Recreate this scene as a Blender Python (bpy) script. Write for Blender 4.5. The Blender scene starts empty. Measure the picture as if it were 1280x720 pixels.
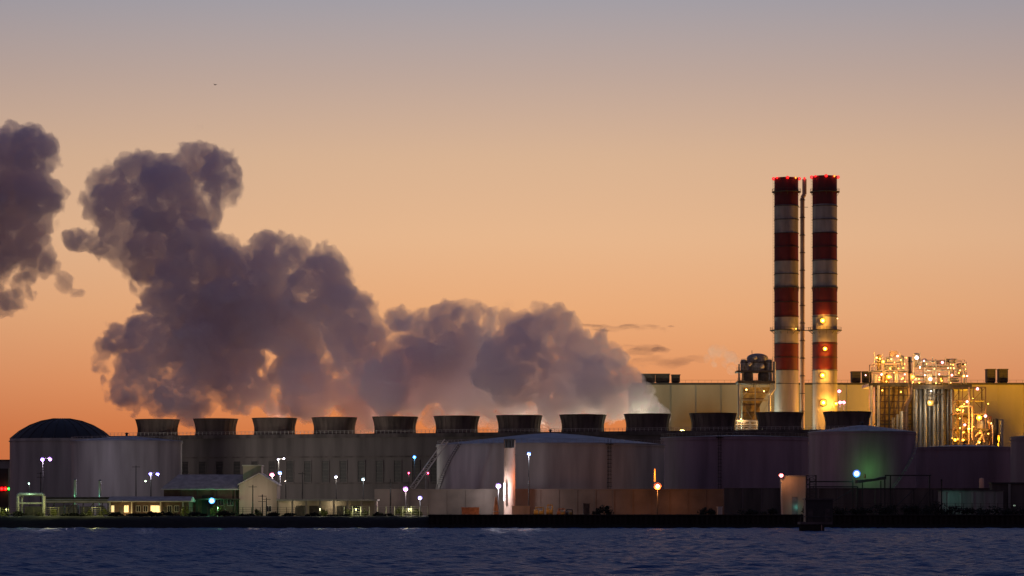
import bpy, bmesh, math, random
import numpy as np
from mathutils import Vector, Matrix
from mathutils import noise as mnoise
random.seed(7); np.random.seed(7)
SC = bpy.context.scene; COL = SC.collection
R = math.radians

# ------------------------------------------------------------------ camera
F = 3636.0          # focal length in photo pixels (1280 wide)
HOR = 633.0         # horizon row in the photo
CAMZ = 6.0
cam = bpy.data.cameras.new('camera'); camo = bpy.data.objects.new('camera', cam); COL.objects.link(camo)
camo.location = (0, 0, CAMZ); camo.rotation_euler = (R(90), 0, 0)
cam.sensor_width = 36; cam.lens = 36 * F / 1280; cam.shift_y = (HOR - 360) / 1280
cam.clip_start = 1; cam.clip_end = 60000
SC.camera = camo
SC.render.resolution_x = 1024; SC.render.resolution_y = 576

# ------------------------------------------------------------------ sky, sun, exposure
def srgb(*c):
    return tuple(((v / 255 + .055) / 1.055) ** 2.4 if v > 10 else v / 255 / 12.92 for v in c)
SUN_EL, SUN_AZ = R(1.0), R(2.0)
w = bpy.data.worlds.new('World'); SC.world = w; w.use_nodes = True
nt = w.node_tree; nt.nodes.clear(); N = nt.nodes.new; L = nt.links.new
def mathn(tree, op, a, b=None, c=None):
    n = tree.nodes.new('ShaderNodeMath'); n.operation = op
    for i, v in enumerate((a, b, c)):
        if v is None: continue
        if isinstance(v, (int, float)): n.inputs[i].default_value = v
        else: tree.links.new(v, n.inputs[i])
    return n.outputs[0]
tc = N('ShaderNodeTexCoord'); sp = N('ShaderNodeSeparateXYZ'); L(tc.outputs['Generated'], sp.inputs[0])
def ramp(stops, fac):
    r = N('ShaderNodeValToRGB'); el = r.color_ramp.elements
    while len(el) < len(stops): el.new(.5)
    for e, (p, c) in zip(el, stops): e.position = p; e.color = (*c, 1)
    L(fac, r.inputs[0]); return r.outputs[0]
front = ramp([(0, (.54, .125, .036)), (.0245, (.59, .17, .058)), (.042, (.68, .262, .112)), (.067, (.745, .38, .19)),
              (.0916, (.74, .447, .262)), (.119, (.65, .43, .285)), (.1466, (.475, .365, .32)), (.174, (.325, .325, .375)),
              (.3, (.12, .16, .27)), (.5, (.05, .08, .18)), (1, (.025, .045, .12))], sp.outputs[2])
back = ramp([(0, (.115, .07, .09)), (.1, (.18, .10, .13)), (.3, (.08, .066, .095)), (1, (.025, .04, .10))], sp.outputs[2])
hx = mathn(nt, 'SQRT', mathn(nt, 'ADD', mathn(nt, 'MULTIPLY', sp.outputs[0], sp.outputs[0]), mathn(nt, 'ADD', mathn(nt, 'MULTIPLY', sp.outputs[1], sp.outputs[1]), 1e-6)))
dy = mathn(nt, 'DIVIDE', sp.outputs[1], hx)
wf = mathn(nt, 'POWER', mathn(nt, 'MAXIMUM', dy, 0), 7)
mx = N('ShaderNodeMix'); mx.data_type = 'RGBA'; L(wf, mx.inputs[0]); L(back, mx.inputs[6]); L(front, mx.inputs[7])
bg1 = N('ShaderNodeBackground'); L(mx.outputs[2], bg1.inputs[0]); bg1.inputs[1].default_value = 1.0
sky = N('ShaderNodeTexSky'); sky.sky_type = 'NISHITA'; sky.sun_disc = False
sky.sun_elevation = SUN_EL; sky.sun_rotation = SUN_AZ
bg2 = N('ShaderNodeBackground'); L(sky.outputs[0], bg2.inputs[0]); bg2.inputs[1].default_value = 0.004
ad = N('ShaderNodeAddShader'); L(bg1.outputs[0], ad.inputs[0]); L(bg2.outputs[0], ad.inputs[1])
wo = N('ShaderNodeOutputWorld'); L(ad.outputs[0], wo.inputs[0])
sun = bpy.data.lights.new('sun', 'SUN'); sun.energy = 0.06; sun.angle = R(12); sun.color = (1, .5, .25)
suno = bpy.data.objects.new('sun', sun); COL.objects.link(suno)
sd = Vector((math.sin(SUN_AZ) * math.cos(SUN_EL), math.cos(SUN_AZ) * math.cos(SUN_EL), math.sin(SUN_EL)))
suno.rotation_euler = sd.to_track_quat('Z', 'Y').to_euler()
vs = SC.view_settings; vs.view_transform = 'Standard'; vs.look = 'None'; vs.exposure = 0; vs.gamma = 1
SC.display_settings.display_device = 'sRGB'
cy = SC.cycles
cy.use_denoising = True; cy.volume_bounces = 6; cy.volume_step_rate = 0.35; cy.volume_max_steps = 256
cy.max_bounces = 10; cy.diffuse_bounces = 3; cy.glossy_bounces = 3; cy.transmission_bounces = 3
cy.sample_clamp_indirect = 3; cy.sample_clamp_direct = 40; cy.use_light_tree = True
cy.caustics_reflective = False; cy.caustics_refractive = False

# ------------------------------------------------------------------ materials
def mat(name, c, rough=.7, metal=0., var=.25, scale=.4, stretch=(1, 1, 1), bump=0., c2=None):
    m = bpy.data.materials.new(name); m.use_nodes = True; t = m.node_tree; b = t.nodes['Principled BSDF']
    b.inputs['Roughness'].default_value = rough; b.inputs['Metallic'].default_value = metal
    tcn = t.nodes.new('ShaderNodeNewGeometry'); mp = t.nodes.new('ShaderNodeMapping'); mp.inputs['Scale'].default_value = stretch
    t.links.new(tcn.outputs['Position'], mp.inputs[0])
    n = t.nodes.new('ShaderNodeTexNoise'); n.inputs['Scale'].default_value = scale; n.inputs['Detail'].default_value = 6
    t.links.new(mp.outputs[0], n.inputs['Vector'])
    r = t.nodes.new('ShaderNodeValToRGB'); e = r.color_ramp.elements
    d = c2 or tuple(v * (1 - var * 1.6) for v in c)
    e[0].position = .32; e[0].color = (*d, 1); e[1].position = .66; e[1].color = (*[min(1, v * (1 + var * .4)) for v in c], 1)
    t.links.new(n.outputs[0], r.inputs[0]); t.links.new(r.outputs[0], b.inputs['Base Color'])
    if bump:
        bn = t.nodes.new('ShaderNodeBump'); bn.inputs['Strength'].default_value = bump; bn.inputs['Distance'].default_value = .3
        t.links.new(n.outputs[0], bn.inputs['Height']); t.links.new(bn.outputs[0], b.inputs['Normal'])
    return m
def emit(name, c, s):
    m = bpy.data.materials.new(name); m.use_nodes = True; b = m.node_tree.nodes['Principled BSDF']
    b.inputs['Base Color'].default_value = (*c, 1); b.inputs['Emission Color'].default_value = (*c, 1); b.inputs['Emission Strength'].default_value = s
    return m
STREAK = (1, 1, .12)
M = dict(
    tank=mat('tank_paint', (.43, .40, .36), .55, 0, .22, .25, STREAK), tank_dark=mat('tank_dark_paint', (.30, .21, .26), .6, 0, .2, .25, STREAK),  # second tank paint: dimmer light and its purple cast put into the colour
    roof=mat('tank_roof_paint', (.30, .33, .40), .55, 0, .25, .2), dome=mat('dome_sheet', (.025, .022, .026), .6, 0, .2, .3),  # roof blue: the sky's reflection put into the colour
    wall=mat('weathered_wall', (.13, .10, .08), .9, 0, .3, .12),
    conc=mat('concrete', (.30, .28, .26), .85, 0, .25, .3, STREAK), conc_dark=mat('dark_concrete', (.11, .09, .085), .9, 0, .35, .3, STREAK),
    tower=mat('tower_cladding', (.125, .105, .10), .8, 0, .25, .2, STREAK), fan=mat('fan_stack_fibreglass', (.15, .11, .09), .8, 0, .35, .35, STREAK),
    black=mat('black_metal', (.025, .022, .022), .6), steel=mat('galvanised_steel', (.32, .31, .30), .45, .6, .25, .8),
    dsteel=mat('dark_steel', (.07, .06, .055), .6, .3, .3, .8), pale=mat('pale_paint', (.55, .50, .44), .6, 0, .2, .4),
    cream=mat('cream_siding', (.31, .285, .225), .65, 0, .18, .06, (1, 1, .3)), brown=mat('brown_siding', (.13, .075, .06), .8, 0, .3, .5),
    tan=mat('tan_render', (.46, .37, .30), .8, 0, .18, .3, STREAK), shingle=mat('grey_roofing', (.46, .41, .40), .8, 0, .2, .6),
    red=mat('red_chimney_paint', (.12, .007, .008), .6, 0, .28, .3, (1, 1, .15)), white=mat('white_chimney_paint', (.30, .27, .27), .6, 0, .25, .3, (1, 1, .15)),
    vent=mat('buff_paint', (.48, .33, .25), .6, 0, .2, .4, STREAK), silver=mat('silver_cladding', (.45, .44, .41), .4, .55, .25, .5, STREAK),
    yellow=mat('yellow_steel', (.40, .26, .07), .6, .1, .3, .6), orange=mat('orange_equipment', (.45, .20, .09), .6, 0, .3, 1.),
    soil=mat('soil', (.011, .009, .007), .95, 0, .4, .5, bump=.5), yard=mat('yard_gravel', (.10, .09, .08), .9, 0, .3, .3),
    leaf=mat('foliage', (.11, .12, .03), .8, 0, .4, 1.5), leaf_dark=mat('dark_foliage', (.016, .018, .010), .9, 0, .4, 1.5),  # lit and unlit bush leaves, the lighting put into the colour
    pile=mat('sheet_piling', (.022, .016, .012), .9, 0, .4, .5, STREAK), glass=mat('dark_glass', (.02, .02, .025), .2),
    window_lit=emit('lit_window', (1, .72, .35), 1.0), lens_back=mat('reflector_white', (.8, .8, .8), .5, 0, .02),
    feather=mat('dark_feathers', (.03, .03, .03), .8),
)
LENS = {}
def lens(c, s):  # emissive material for bulbs and the added halo discs
    k = (c, s)
    if k not in LENS: LENS[k] = emit('lamp_lens', c, s)
    return LENS[k]

# ------------------------------------------------------------------ mesh building
class MB:
    def __init__(s): s.v = []; s.f = []; s.mi = []
    def add(s, vs_, fs_, mi=0):
        o = len(s.v); s.v += [tuple(v) for v in vs_]; s.f += [tuple(i + o for i in f) for f in fs_]; s.mi += [mi] * len(fs_); return s
    def box(s, x0, x1, y0, y1, z0, z1, mi=0):
        v = [(x, y, z) for z in (z0, z1) for y in (y0, y1) for x in (x0, x1)]
        return s.add(v, [(0, 2, 3, 1), (4, 5, 7, 6), (0, 1, 5, 4), (2, 6, 7, 3), (0, 4, 6, 2), (1, 3, 7, 5)], mi)
    def cbox(s, c, sz, mi=0):
        return s.box(c[0] - sz[0] / 2, c[0] + sz[0] / 2, c[1] - sz[1] / 2, c[1] + sz[1] / 2, c[2] - sz[2] / 2, c[2] + sz[2] / 2, mi)
    def tube(s, p, q, r0, r1=None, n=8, mi=0, caps=True):
        p = Vector(p); q = Vector(q); r1 = r0 if r1 is None else r1; d = (q - p)
        if d.length < 1e-6: return s
        u = d.normalized(); a = u.orthogonal().normalized(); b = u.cross(a)
        v = [c + (a * math.cos(t) + b * math.sin(t)) * r for c, r in ((p, r0), (q, r1)) for t in [2 * math.pi * i / n for i in range(n)]]
        f = [(i, (i + 1) % n, n + (i + 1) % n, n + i) for i in range(n)]
        if caps: f += [tuple(range(n))[::-1], tuple(range(n, 2 * n))]
        return s.add(v, f, mi)
    def beam(s, p, q, w_): return s.tube(p, q, w_ * .7, None, 4)
    def path(s, pts, r, n=8):
        for a, b in zip(pts, pts[1:]): s.tube(a, b, r, None, n)
        return s
    def lathe(s, c, prof, n=48, mi=0, a0=0., a1=2 * math.pi):
        full = abs(a1 - a0 - 2 * math.pi) < 1e-6; m = n if full else n + 1
        v = [(c[0] + r * math.cos(a0 + (a1 - a0) * i / n), c[1] + r * math.sin(a0 + (a1 - a0) * i / n), c[2] + z) for r, z in prof for i in range(m)]
        f = []
        for k in range(len(prof) - 1):
            for i in range(n):
                j = (i + 1) % m; f.append((k * m + i, k * m + j, (k + 1) * m + j, (k + 1) * m + i))
        return s.add(v, f, mi)
    def ring(s, c, r0, r1, z0, z1, n=48, mi=0): return s.lathe(c, [(r0, z0), (r1, z0), (r1, z1), (r0, z1), (r0, z0)], n, mi)
    def ball(s, c, r, n=10, mi=0, sz=1.):
        return s.lathe(c, [(max(1e-3, r * math.sin(math.pi * k / 6)), -r * sz * math.cos(math.pi * k / 6)) for k in range(7)], n, mi)
    def prism(s, pts, y0, y1, mi=0):   # outline in x,z pushed through y
        n = len(pts); v = [(x, y0, z) for x, z in pts] + [(x, y1, z) for x, z in pts]
        return s.add(v, [tuple(range(n)), tuple(range(2 * n - 1, n - 1, -1))] + [(i, n + i, n + (i + 1) % n, (i + 1) % n) for i in range(n)], mi)
    def turn(s, p):   # lay a lathe on its side, facing the river
        s.v = [(p[0] + x, p[1] + z, p[2] + y) for x, y, z in s.v]; return s
    def mesh(s, name, mats, off=(0, 0, 0), smooth=False):
        me = bpy.data.meshes.new(name)
        me.from_pydata([(x - off[0], y - off[1], z - off[2]) for x, y, z in s.v], [], s.f)
        mats = mats if isinstance(mats, (list, tuple)) else [mats]
        for m_ in mats: me.materials.append(m_)
        if len(mats) > 1: me.polygons.foreach_set('material_index', s.mi)
        bm = bmesh.new(); bm.from_mesh(me); bmesh.ops.recalc_face_normals(bm, faces=bm.faces); bm.to_mesh(me); bm.free()
        if smooth:
            me.polygons.foreach_set('use_smooth', [True] * len(me.polygons)); me.set_sharp_from_angle(angle=R(35))
        me.update(); return me
class Thing:
    def __init__(s, name, label, cat, loc, group=None):
        s.o = bpy.data.objects.new(name, None); COL.objects.link(s.o); s.loc = Vector(loc); s.o.location = loc
        s.o['label'] = label; s.o['category'] = cat; s.o.empty_display_size = 1
        if group: s.o['group'] = group
    def part(s, name, mb, m, parent=None, smooth=False, stuff=False, label=None):
        o = bpy.data.objects.new(name, mb.mesh(name, m, s.loc, smooth)); COL.objects.link(o); o.parent = parent or s.o
        if stuff: o['kind'] = 'stuff'
        if label: o['label'] = label
        return o
    def light(s, p, c, e, r=.35, parent=None):
        l = bpy.data.lights.new('lamp_light', 'POINT'); l.energy = e; l.color = c; l.shadow_soft_size = r
        o = bpy.data.objects.new('lamp_light', l); COL.objects.link(o); o.parent = parent or s.o; o.location = Vector(p) - s.loc
        return o
def single(name, mb, m, label, cat, group=None, smooth=False, kind=None, loc=(0, 0, 0)):
    o = bpy.data.objects.new(name, mb.mesh(name, m, loc, smooth)); o.location = loc; COL.objects.link(o)
    if label: o['label'] = label
    if cat: o['category'] = cat
    if group: o['group'] = group
    if kind: o['kind'] = kind
    return o
GZ = 3.2
def X(px, Y): return (px - 640) / F * Y
def Z(py, Y): return CAMZ + (HOR - py) / F * Y
def P(px, py, Y): return Vector((X(px, Y), Y, Z(py, Y)))

# ------------------------------------------------------------------ water (one sheet, swell in the part the camera sees)
def build_water():
    xs = np.concatenate([[-9000, -3000, -900, -400], np.linspace(-190, 190, 500), [400, 900, 3000, 9000]])
    ys = np.concatenate([[-6000, -800, 60, 150], np.geomspace(215, 806, 430), [840, 9000]])
    gx, gy = np.meshgrid(xs, ys); z = np.zeros_like(gx)
    rs = np.random.RandomState(3)
    for k in range(46):
        lam = rs.uniform(4, 10) if k < 16 else rs.uniform(1.8, 4.5); th = rs.normal(math.pi / 2 + .25, .85)
        amp = .0092 * lam ** .6; kx, ky = math.cos(th) * 2 * math.pi / lam, math.sin(th) * 2 * math.pi / lam
        z += amp * np.sin(kx * gx + ky * gy + rs.uniform(0, 6.3) + .8 * np.sin(gx * .035 + k) + .7 * np.sin(gy * .022 + 2 * k))
    mask = (np.abs(gx) < 195) & (gy > 200) & (gy < 815)
    z = np.where(mask, z, 0); ny, nx = gx.shape
    co = np.stack([gx, gy, z], -1).reshape(-1, 3)
    idx = np.arange(nx * ny).reshape(ny, nx)
    fc = np.stack([idx[:-1, :-1], idx[:-1, 1:], idx[1:, 1:], idx[1:, :-1]], -1).reshape(-1, 4)
    me = bpy.data.meshes.new('water'); me.from_pydata(co.tolist(), [], fc.tolist()); me.polygons.foreach_set('use_smooth', [True] * len(me.polygons))
    m = bpy.data.materials.new('river_water'); m.use_nodes = True; t = m.node_tree; b = t.nodes['Principled BSDF']
    b.inputs['Base Color'].default_value = (.014, .068, .225, 1); b.inputs['Roughness'].default_value = .42; b.inputs['Specular IOR Level'].default_value = .3; b.inputs['IOR'].default_value = 1.33
    tcn = t.nodes.new('ShaderNodeTexCoord'); n1 = t.nodes.new('ShaderNodeTexNoise'); n1.inputs['Scale'].default_value = .9; n1.inputs['Detail'].default_value = 5
    mp = t.nodes.new('ShaderNodeMapping'); mp.inputs['Scale'].default_value = (.6, 1, 1)
    t.links.new(tcn.outputs['Object'], mp.inputs[0]); t.links.new(mp.outputs[0], n1.inputs['Vector'])
    bn = t.nodes.new('ShaderNodeBump'); bn.inputs['Strength'].default_value = 1.; bn.inputs['Distance'].default_value = .9
    t.links.new(n1.outputs[0], bn.inputs['Height']); t.links.new(bn.outputs[0], b.inputs['Normal'])
    me.materials.append(m); o = bpy.data.objects.new('water', me); COL.objects.link(o); o['kind'] = 'structure'; o['label'] = 'dark blue rippled river water in the foreground'
build_water()

# ------------------------------------------------------------------ ground: bank and yard out to the horizon
def build_ground():
    xs = np.concatenate([[-9000, -2500, -700, -300], np.linspace(-175, 175, 320), [300, 700, 2500, 9000]])
    prof = [(792, -3), (797, -.6), (799, .35), (800.5, 1.1), (802, 1.9), (804, 2.7), (807, 3.25), (811, 3.2), (816, 3.2), (1400, 3.2), (12000, 3.2)]
    v = []; nx = len(xs)
    for i, (y, z) in enumerate(prof):
        for x in xs:
            k = 1 if abs(x) < 180 and 1 <= i <= 7 else 0
            nz = mnoise.noise(Vector((x * .22, y * .4, 0))) * .45 + mnoise.noise(Vector((x * .9, y * .9, 4))) * .25
            v.append((x, y + k * nz * 1.2, z + (k * nz * (.8 if i < 8 else .2) if z < 3.3 else 0)))
    f = [(i * nx + j, i * nx + j + 1, (i + 1) * nx + j + 1, (i + 1) * nx + j) for i in range(len(prof) - 1) for j in range(nx - 1)]
    mb = MB().add(v, f); o = single('ground', mb, [M['soil'], M['yard']], 'black shoreline bank and yard ground', None, kind='structure', smooth=True)
    for p in o.data.polygons:
        p.material_index = 1 if p.center.y > 811 else 0
build_ground()
# ------------------------------------------------------------------ lamps
def dish(t, p, r, c, s, parent, back=M['dsteel'], tilt=-.25):
    """floodlight: bulb in front of a white reflector dish that faces the river"""
    p = Vector(p); d = Vector((0, -1, tilt)).normalized()
    rf = MB(); n = 14; a = d.orthogonal().normalized(); b = d.cross(a)
    rings = [(.25, -.42), (.6, -.34), (.85, -.2), (1., 0.)]
    vv = [p + d * (h * r) + (a * math.cos(2 * math.pi * i / n) + b * math.sin(2 * math.pi * i / n)) * (q * r) for q, h in rings for i in range(n)]
    ff = [(k * n + i, k * n + (i + 1) % n, (k + 1) * n + (i + 1) % n, (k + 1) * n + i) for k in range(3) for i in range(n)] + [tuple(range(n))]
    rf.add(vv, ff); head = t.part('reflector', rf, back, parent, smooth=True)
    mxc = max(c); sat = tuple((v / mxc) ** 1.9 for v in c)
    q_ = p - d * (.05 * r); vv = [q_ + d * (h * r) + (a * math.cos(2 * math.pi * i / n) + b * math.sin(2 * math.pi * i / n)) * (q * r) for q, h in ((.96, 0), (.7, .12), (.4, .2)) for i in range(n)]
    t.part('lens', MB().add(vv, [(k * n + i, k * n + (i + 1) % n, (k + 1) * n + (i + 1) % n, (k + 1) * n + i) for k in range(2) for i in range(n)] + [tuple(range(2 * n, 3 * n))]), lens(sat, .38), head, smooth=True)  # added glowing disc stands in for the lamp's halo
    t.part('bulb', MB().ball(p + d * (.2 * r), r * .45, 10), lens(c, s * .6), head, smooth=True)
def lamp_post(px, py, Y, c, e, label, r=.8, s=14, cat='light pole', name='light_pole', group='floodlight poles in the plant', twin=None, h0=None, lc=None, arm=0., poler=.12):
    r *= .8; g = P(px, py, Y); base = Vector((g.x + arm, Y + .9, GZ if h0 is None else h0))
    t = Thing(name, label, cat, base, group)
    pole = t.part('pole', MB().tube(base, (base.x, base.y, g.z + r * .8), poler * 1.5, poler, 8), M['black'])
    heads = [g] if twin is None else [g, P(twin[0], twin[1], Y)]
    if twin or arm:
        xs_ = [h.x for h in heads] + [base.x]
        t.part('crossarm', MB().tube((min(xs_) - .2, base.y - .3, g.z + r * .55), (max(xs_) + .2, base.y - .3, g.z + r * .55), .09), M['black'])
    for h in heads:
        dish(t, h, r, c, s, t.o)
        t.light(h + Vector((0, -.3 * r, -r * 1.5)), lc or c, e / len(heads), r * .4)
    return t
def bulkhead(t, p, c, e, s=14, r=.35, parent=None, lc=None, n='lamp', k=1.):
    r *= k
    """small caged lamp fixed on a structure: stub bracket and glowing globe"""
    p = Vector(p)
    o = t.part(n, MB().tube(p + Vector((0, .5, .1)), p + Vector((0, 0, r * .9)), .07, None, 6), M['dsteel'], parent)
    t.part('bulb', MB().ball(p, r * .85, 10), lens(c, s * .5), o, smooth=True)
    if r > .32:
        mxc = max(c); sat = tuple((v / mxc) ** 1.7 for v in c)
        t.part('lens', MB().lathe((0, 0, 0), [(.01, 0), (r * 1.25, 0), (r * 1.5, .12), (r * 1.5, .2), (.01, .2)], 14).turn(p + Vector((0, .25, 0))), lens(sat, .6), o)  # glowing disc added as a halo round the bulb
    if e: t.light(p + Vector((0, -max(r * 1.6, 1.2 if n == 'floodlight' else 0), 0)), lc or c, e, r)
    return o
VIO = (.62, .42, 1.); BLUE = (.35, .5, 1.); PINK = (1., .5, .68); WHITE = (.85, .85, 1.); YEL = (1., .62, .12); ORA = (1., .42, .12); GRN = (.25, 1., .35); RED = (1., .03, .03); WARM = (1., .60, .24)

# ------------------------------------------------------------------ tanks
def rail_ring(mb, c, r, z, a0, a1, step=.06, h=1.1):
    n = max(2, int((a1 - a0) / step))
    pts = [Vector((c[0] + r * math.cos(a0 + (a1 - a0) * i / n), c[1] + r * math.sin(a0 + (a1 - a0) * i / n), z)) for i in range(n + 1)]
    for a, b in zip(pts, pts[1:]):
        up = Vector((0, 0, h)); mb.tube(a, a + up, .05, None, 4); mb.tube(a + up, b + up, .045, None, 4); mb.tube(a + up * .5, b + up * .5, .035, None, 4)
def tank(px0, px1, ytop, Y, ypeak, label, m='tank', roof='roof', dome=False, stair=None, ladder=None, rail=True, girder=.06):
    c = P((px0 + px1) / 2, HOR, Y); r = (px1 - px0) / 2 / F * Y; h = Z(ytop, Y) - GZ; hp = Z(ypeak, Y) - GZ - h
    t = Thing('storage_tank', label, 'storage tank', (c.x, c.y, GZ), 'storage tanks along the waterfront')
    C = (c.x, c.y, GZ)
    prof = [(r, -.2)]
    for k in range(1, 8): prof += [(r, h * k / 8)]
    prof.append((r, h)); sh = t.part('shell', MB().lathe(C, prof, 96), M[m], smooth=True)
    if dome:
        Rr = (r * r + hp * hp) / (2 * hp); t0 = math.asin(r / Rr)
        pr = [(max(.01, Rr * math.sin(a)), h + Rr * math.cos(a) - (Rr - hp)) for a in [t0 * (1 - i / 14) for i in range(15)]]
        rf = t.part('dome_roof', MB().lathe(C, pr, 72), M[roof], smooth=True)
        rb = MB()
        for i in range(24):
            a = 2 * math.pi * i / 24
            rb.path([(C[0] + (q + .1) * math.cos(a), C[1] + (q + .1) * math.sin(a), C[2] + z + .1) for q, z in pr[:-2:3]], .12, 4)
        t.part('dome_rib', rb, M['dsteel'], rf, stuff=True)
    else:
        rf = t.part('roof', MB().lathe(C, [(r + .25, h - .25), (r + .25, h), (r * .6, h + hp * .45), (r * .25, h + hp * .82), (.6, h + hp), (.01, h + hp)], 96), M[roof], smooth=False)
        vb = MB().tube((C[0], C[1], GZ + h + hp - .1), (C[0], C[1], GZ + h + hp + .7), .35, None, 10).lathe((C[0], C[1], GZ + h + hp + .7), [(.01, .5), (.7, .1), (.7, 0), (.01, 0)], 10)
        t.part('roof_vent', vb, M['dsteel'], rf)
    t.part('wind_girder', MB().ring((C[0], C[1], GZ + h * (1 - girder)), r - .02, r + .35, -.15, .15, 96), M[m], smooth=False)
    if rail:
        rm = MB(); rail_ring(rm, C, r - .1, GZ + h, math.pi * 1.02, math.pi * 1.98, 1.9 / r); t.part('railing', rm, M['steel'], rf, stuff=True)
    if stair:
        a0, a1 = stair; n = 34; st = MB()
        for i in range(n):
            a = a0 + (a1 - a0) * i / n; b = a0 + (a1 - a0) * (i + 1) / n; z0 = h * i / n; z1 = h * (i + 1) / n
            for q in (r + .1, r + 1.1):
                st.tube((C[0] + q * math.cos(a), C[1] + q * math.sin(a), GZ + z0), (C[0] + q * math.cos(b), C[1] + q * math.sin(b), GZ + z1), .13, None, 4)
                if q > r + 1: st.tube((C[0] + q * math.cos(a), C[1] + q * math.sin(a), GZ + z0 + 1), (C[0] + q * math.cos(b), C[1] + q * math.sin(b), GZ + z1 + 1), .05, None, 4)
            st.tube((C[0] + (r + .1) * math.cos(a), C[1] + (r + .1) * math.sin(a), GZ + z0), (C[0] + (r + 1.1) * math.cos(a), C[1] + (r + 1.1) * math.sin(a), GZ + z0), .14, None, 4)
        t.part('stairway', st, M['steel'], stuff=True)
    if ladder is not None:
        lx = X(ladder, Y - r * .9); dx = lx - C[0]; ly = C[1] - math.sqrt(max(1, r * r - dx * dx)) - .45; ld = MB()
        for s_ in (-.45, .45): ld.tube((lx + s_, ly, GZ), (lx + s_, ly, GZ + h + 1.2), .08, None, 5)
        for k in range(int(h / .6)): ld.tube((lx - .45, ly, GZ + .5 + k * .6), (lx + .45, ly, GZ + .5 + k * .6), .04, None, 4)
        for k in range(int((h - 3) / 1.2)): ld.lathe((lx, ly - .1, GZ + 3 + k * 1.2), [(.75, 0), (.75, .12)], 8, 0, math.pi, 2 * math.pi)
        t.part('ladder', ld, M['black'], stuff=True)
        t.part('ladder_platform', MB().box(lx - 1.2, lx + 1.2, ly - 1.2, ly + .5, GZ + h - .6, GZ + h - .4), M['black'])
    return t, C, r, h
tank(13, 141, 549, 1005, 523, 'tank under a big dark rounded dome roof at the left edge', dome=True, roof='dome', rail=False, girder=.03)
tank(90, 227, 551, 948, 545, 'flat grey tank overlapping the dome roofed tank, low blue roof', girder=.025)
tank(546, 830, 556, 940, 541, 'widest storage tank with pale blue cone roof behind the buff column', ladder=762, stair=(math.pi * 1.0, math.pi * 1.22), girder=.03)
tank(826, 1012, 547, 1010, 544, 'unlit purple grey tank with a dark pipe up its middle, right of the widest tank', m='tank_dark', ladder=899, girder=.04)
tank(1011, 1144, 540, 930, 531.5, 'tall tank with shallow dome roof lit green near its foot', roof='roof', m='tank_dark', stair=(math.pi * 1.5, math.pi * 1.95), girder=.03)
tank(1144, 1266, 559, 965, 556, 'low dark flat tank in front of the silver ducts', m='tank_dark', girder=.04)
tank(1264, 1390, 546, 925, 541, 'dark tank cut off by the right edge of the picture', m='tank_dark', girder=.04)

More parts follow.
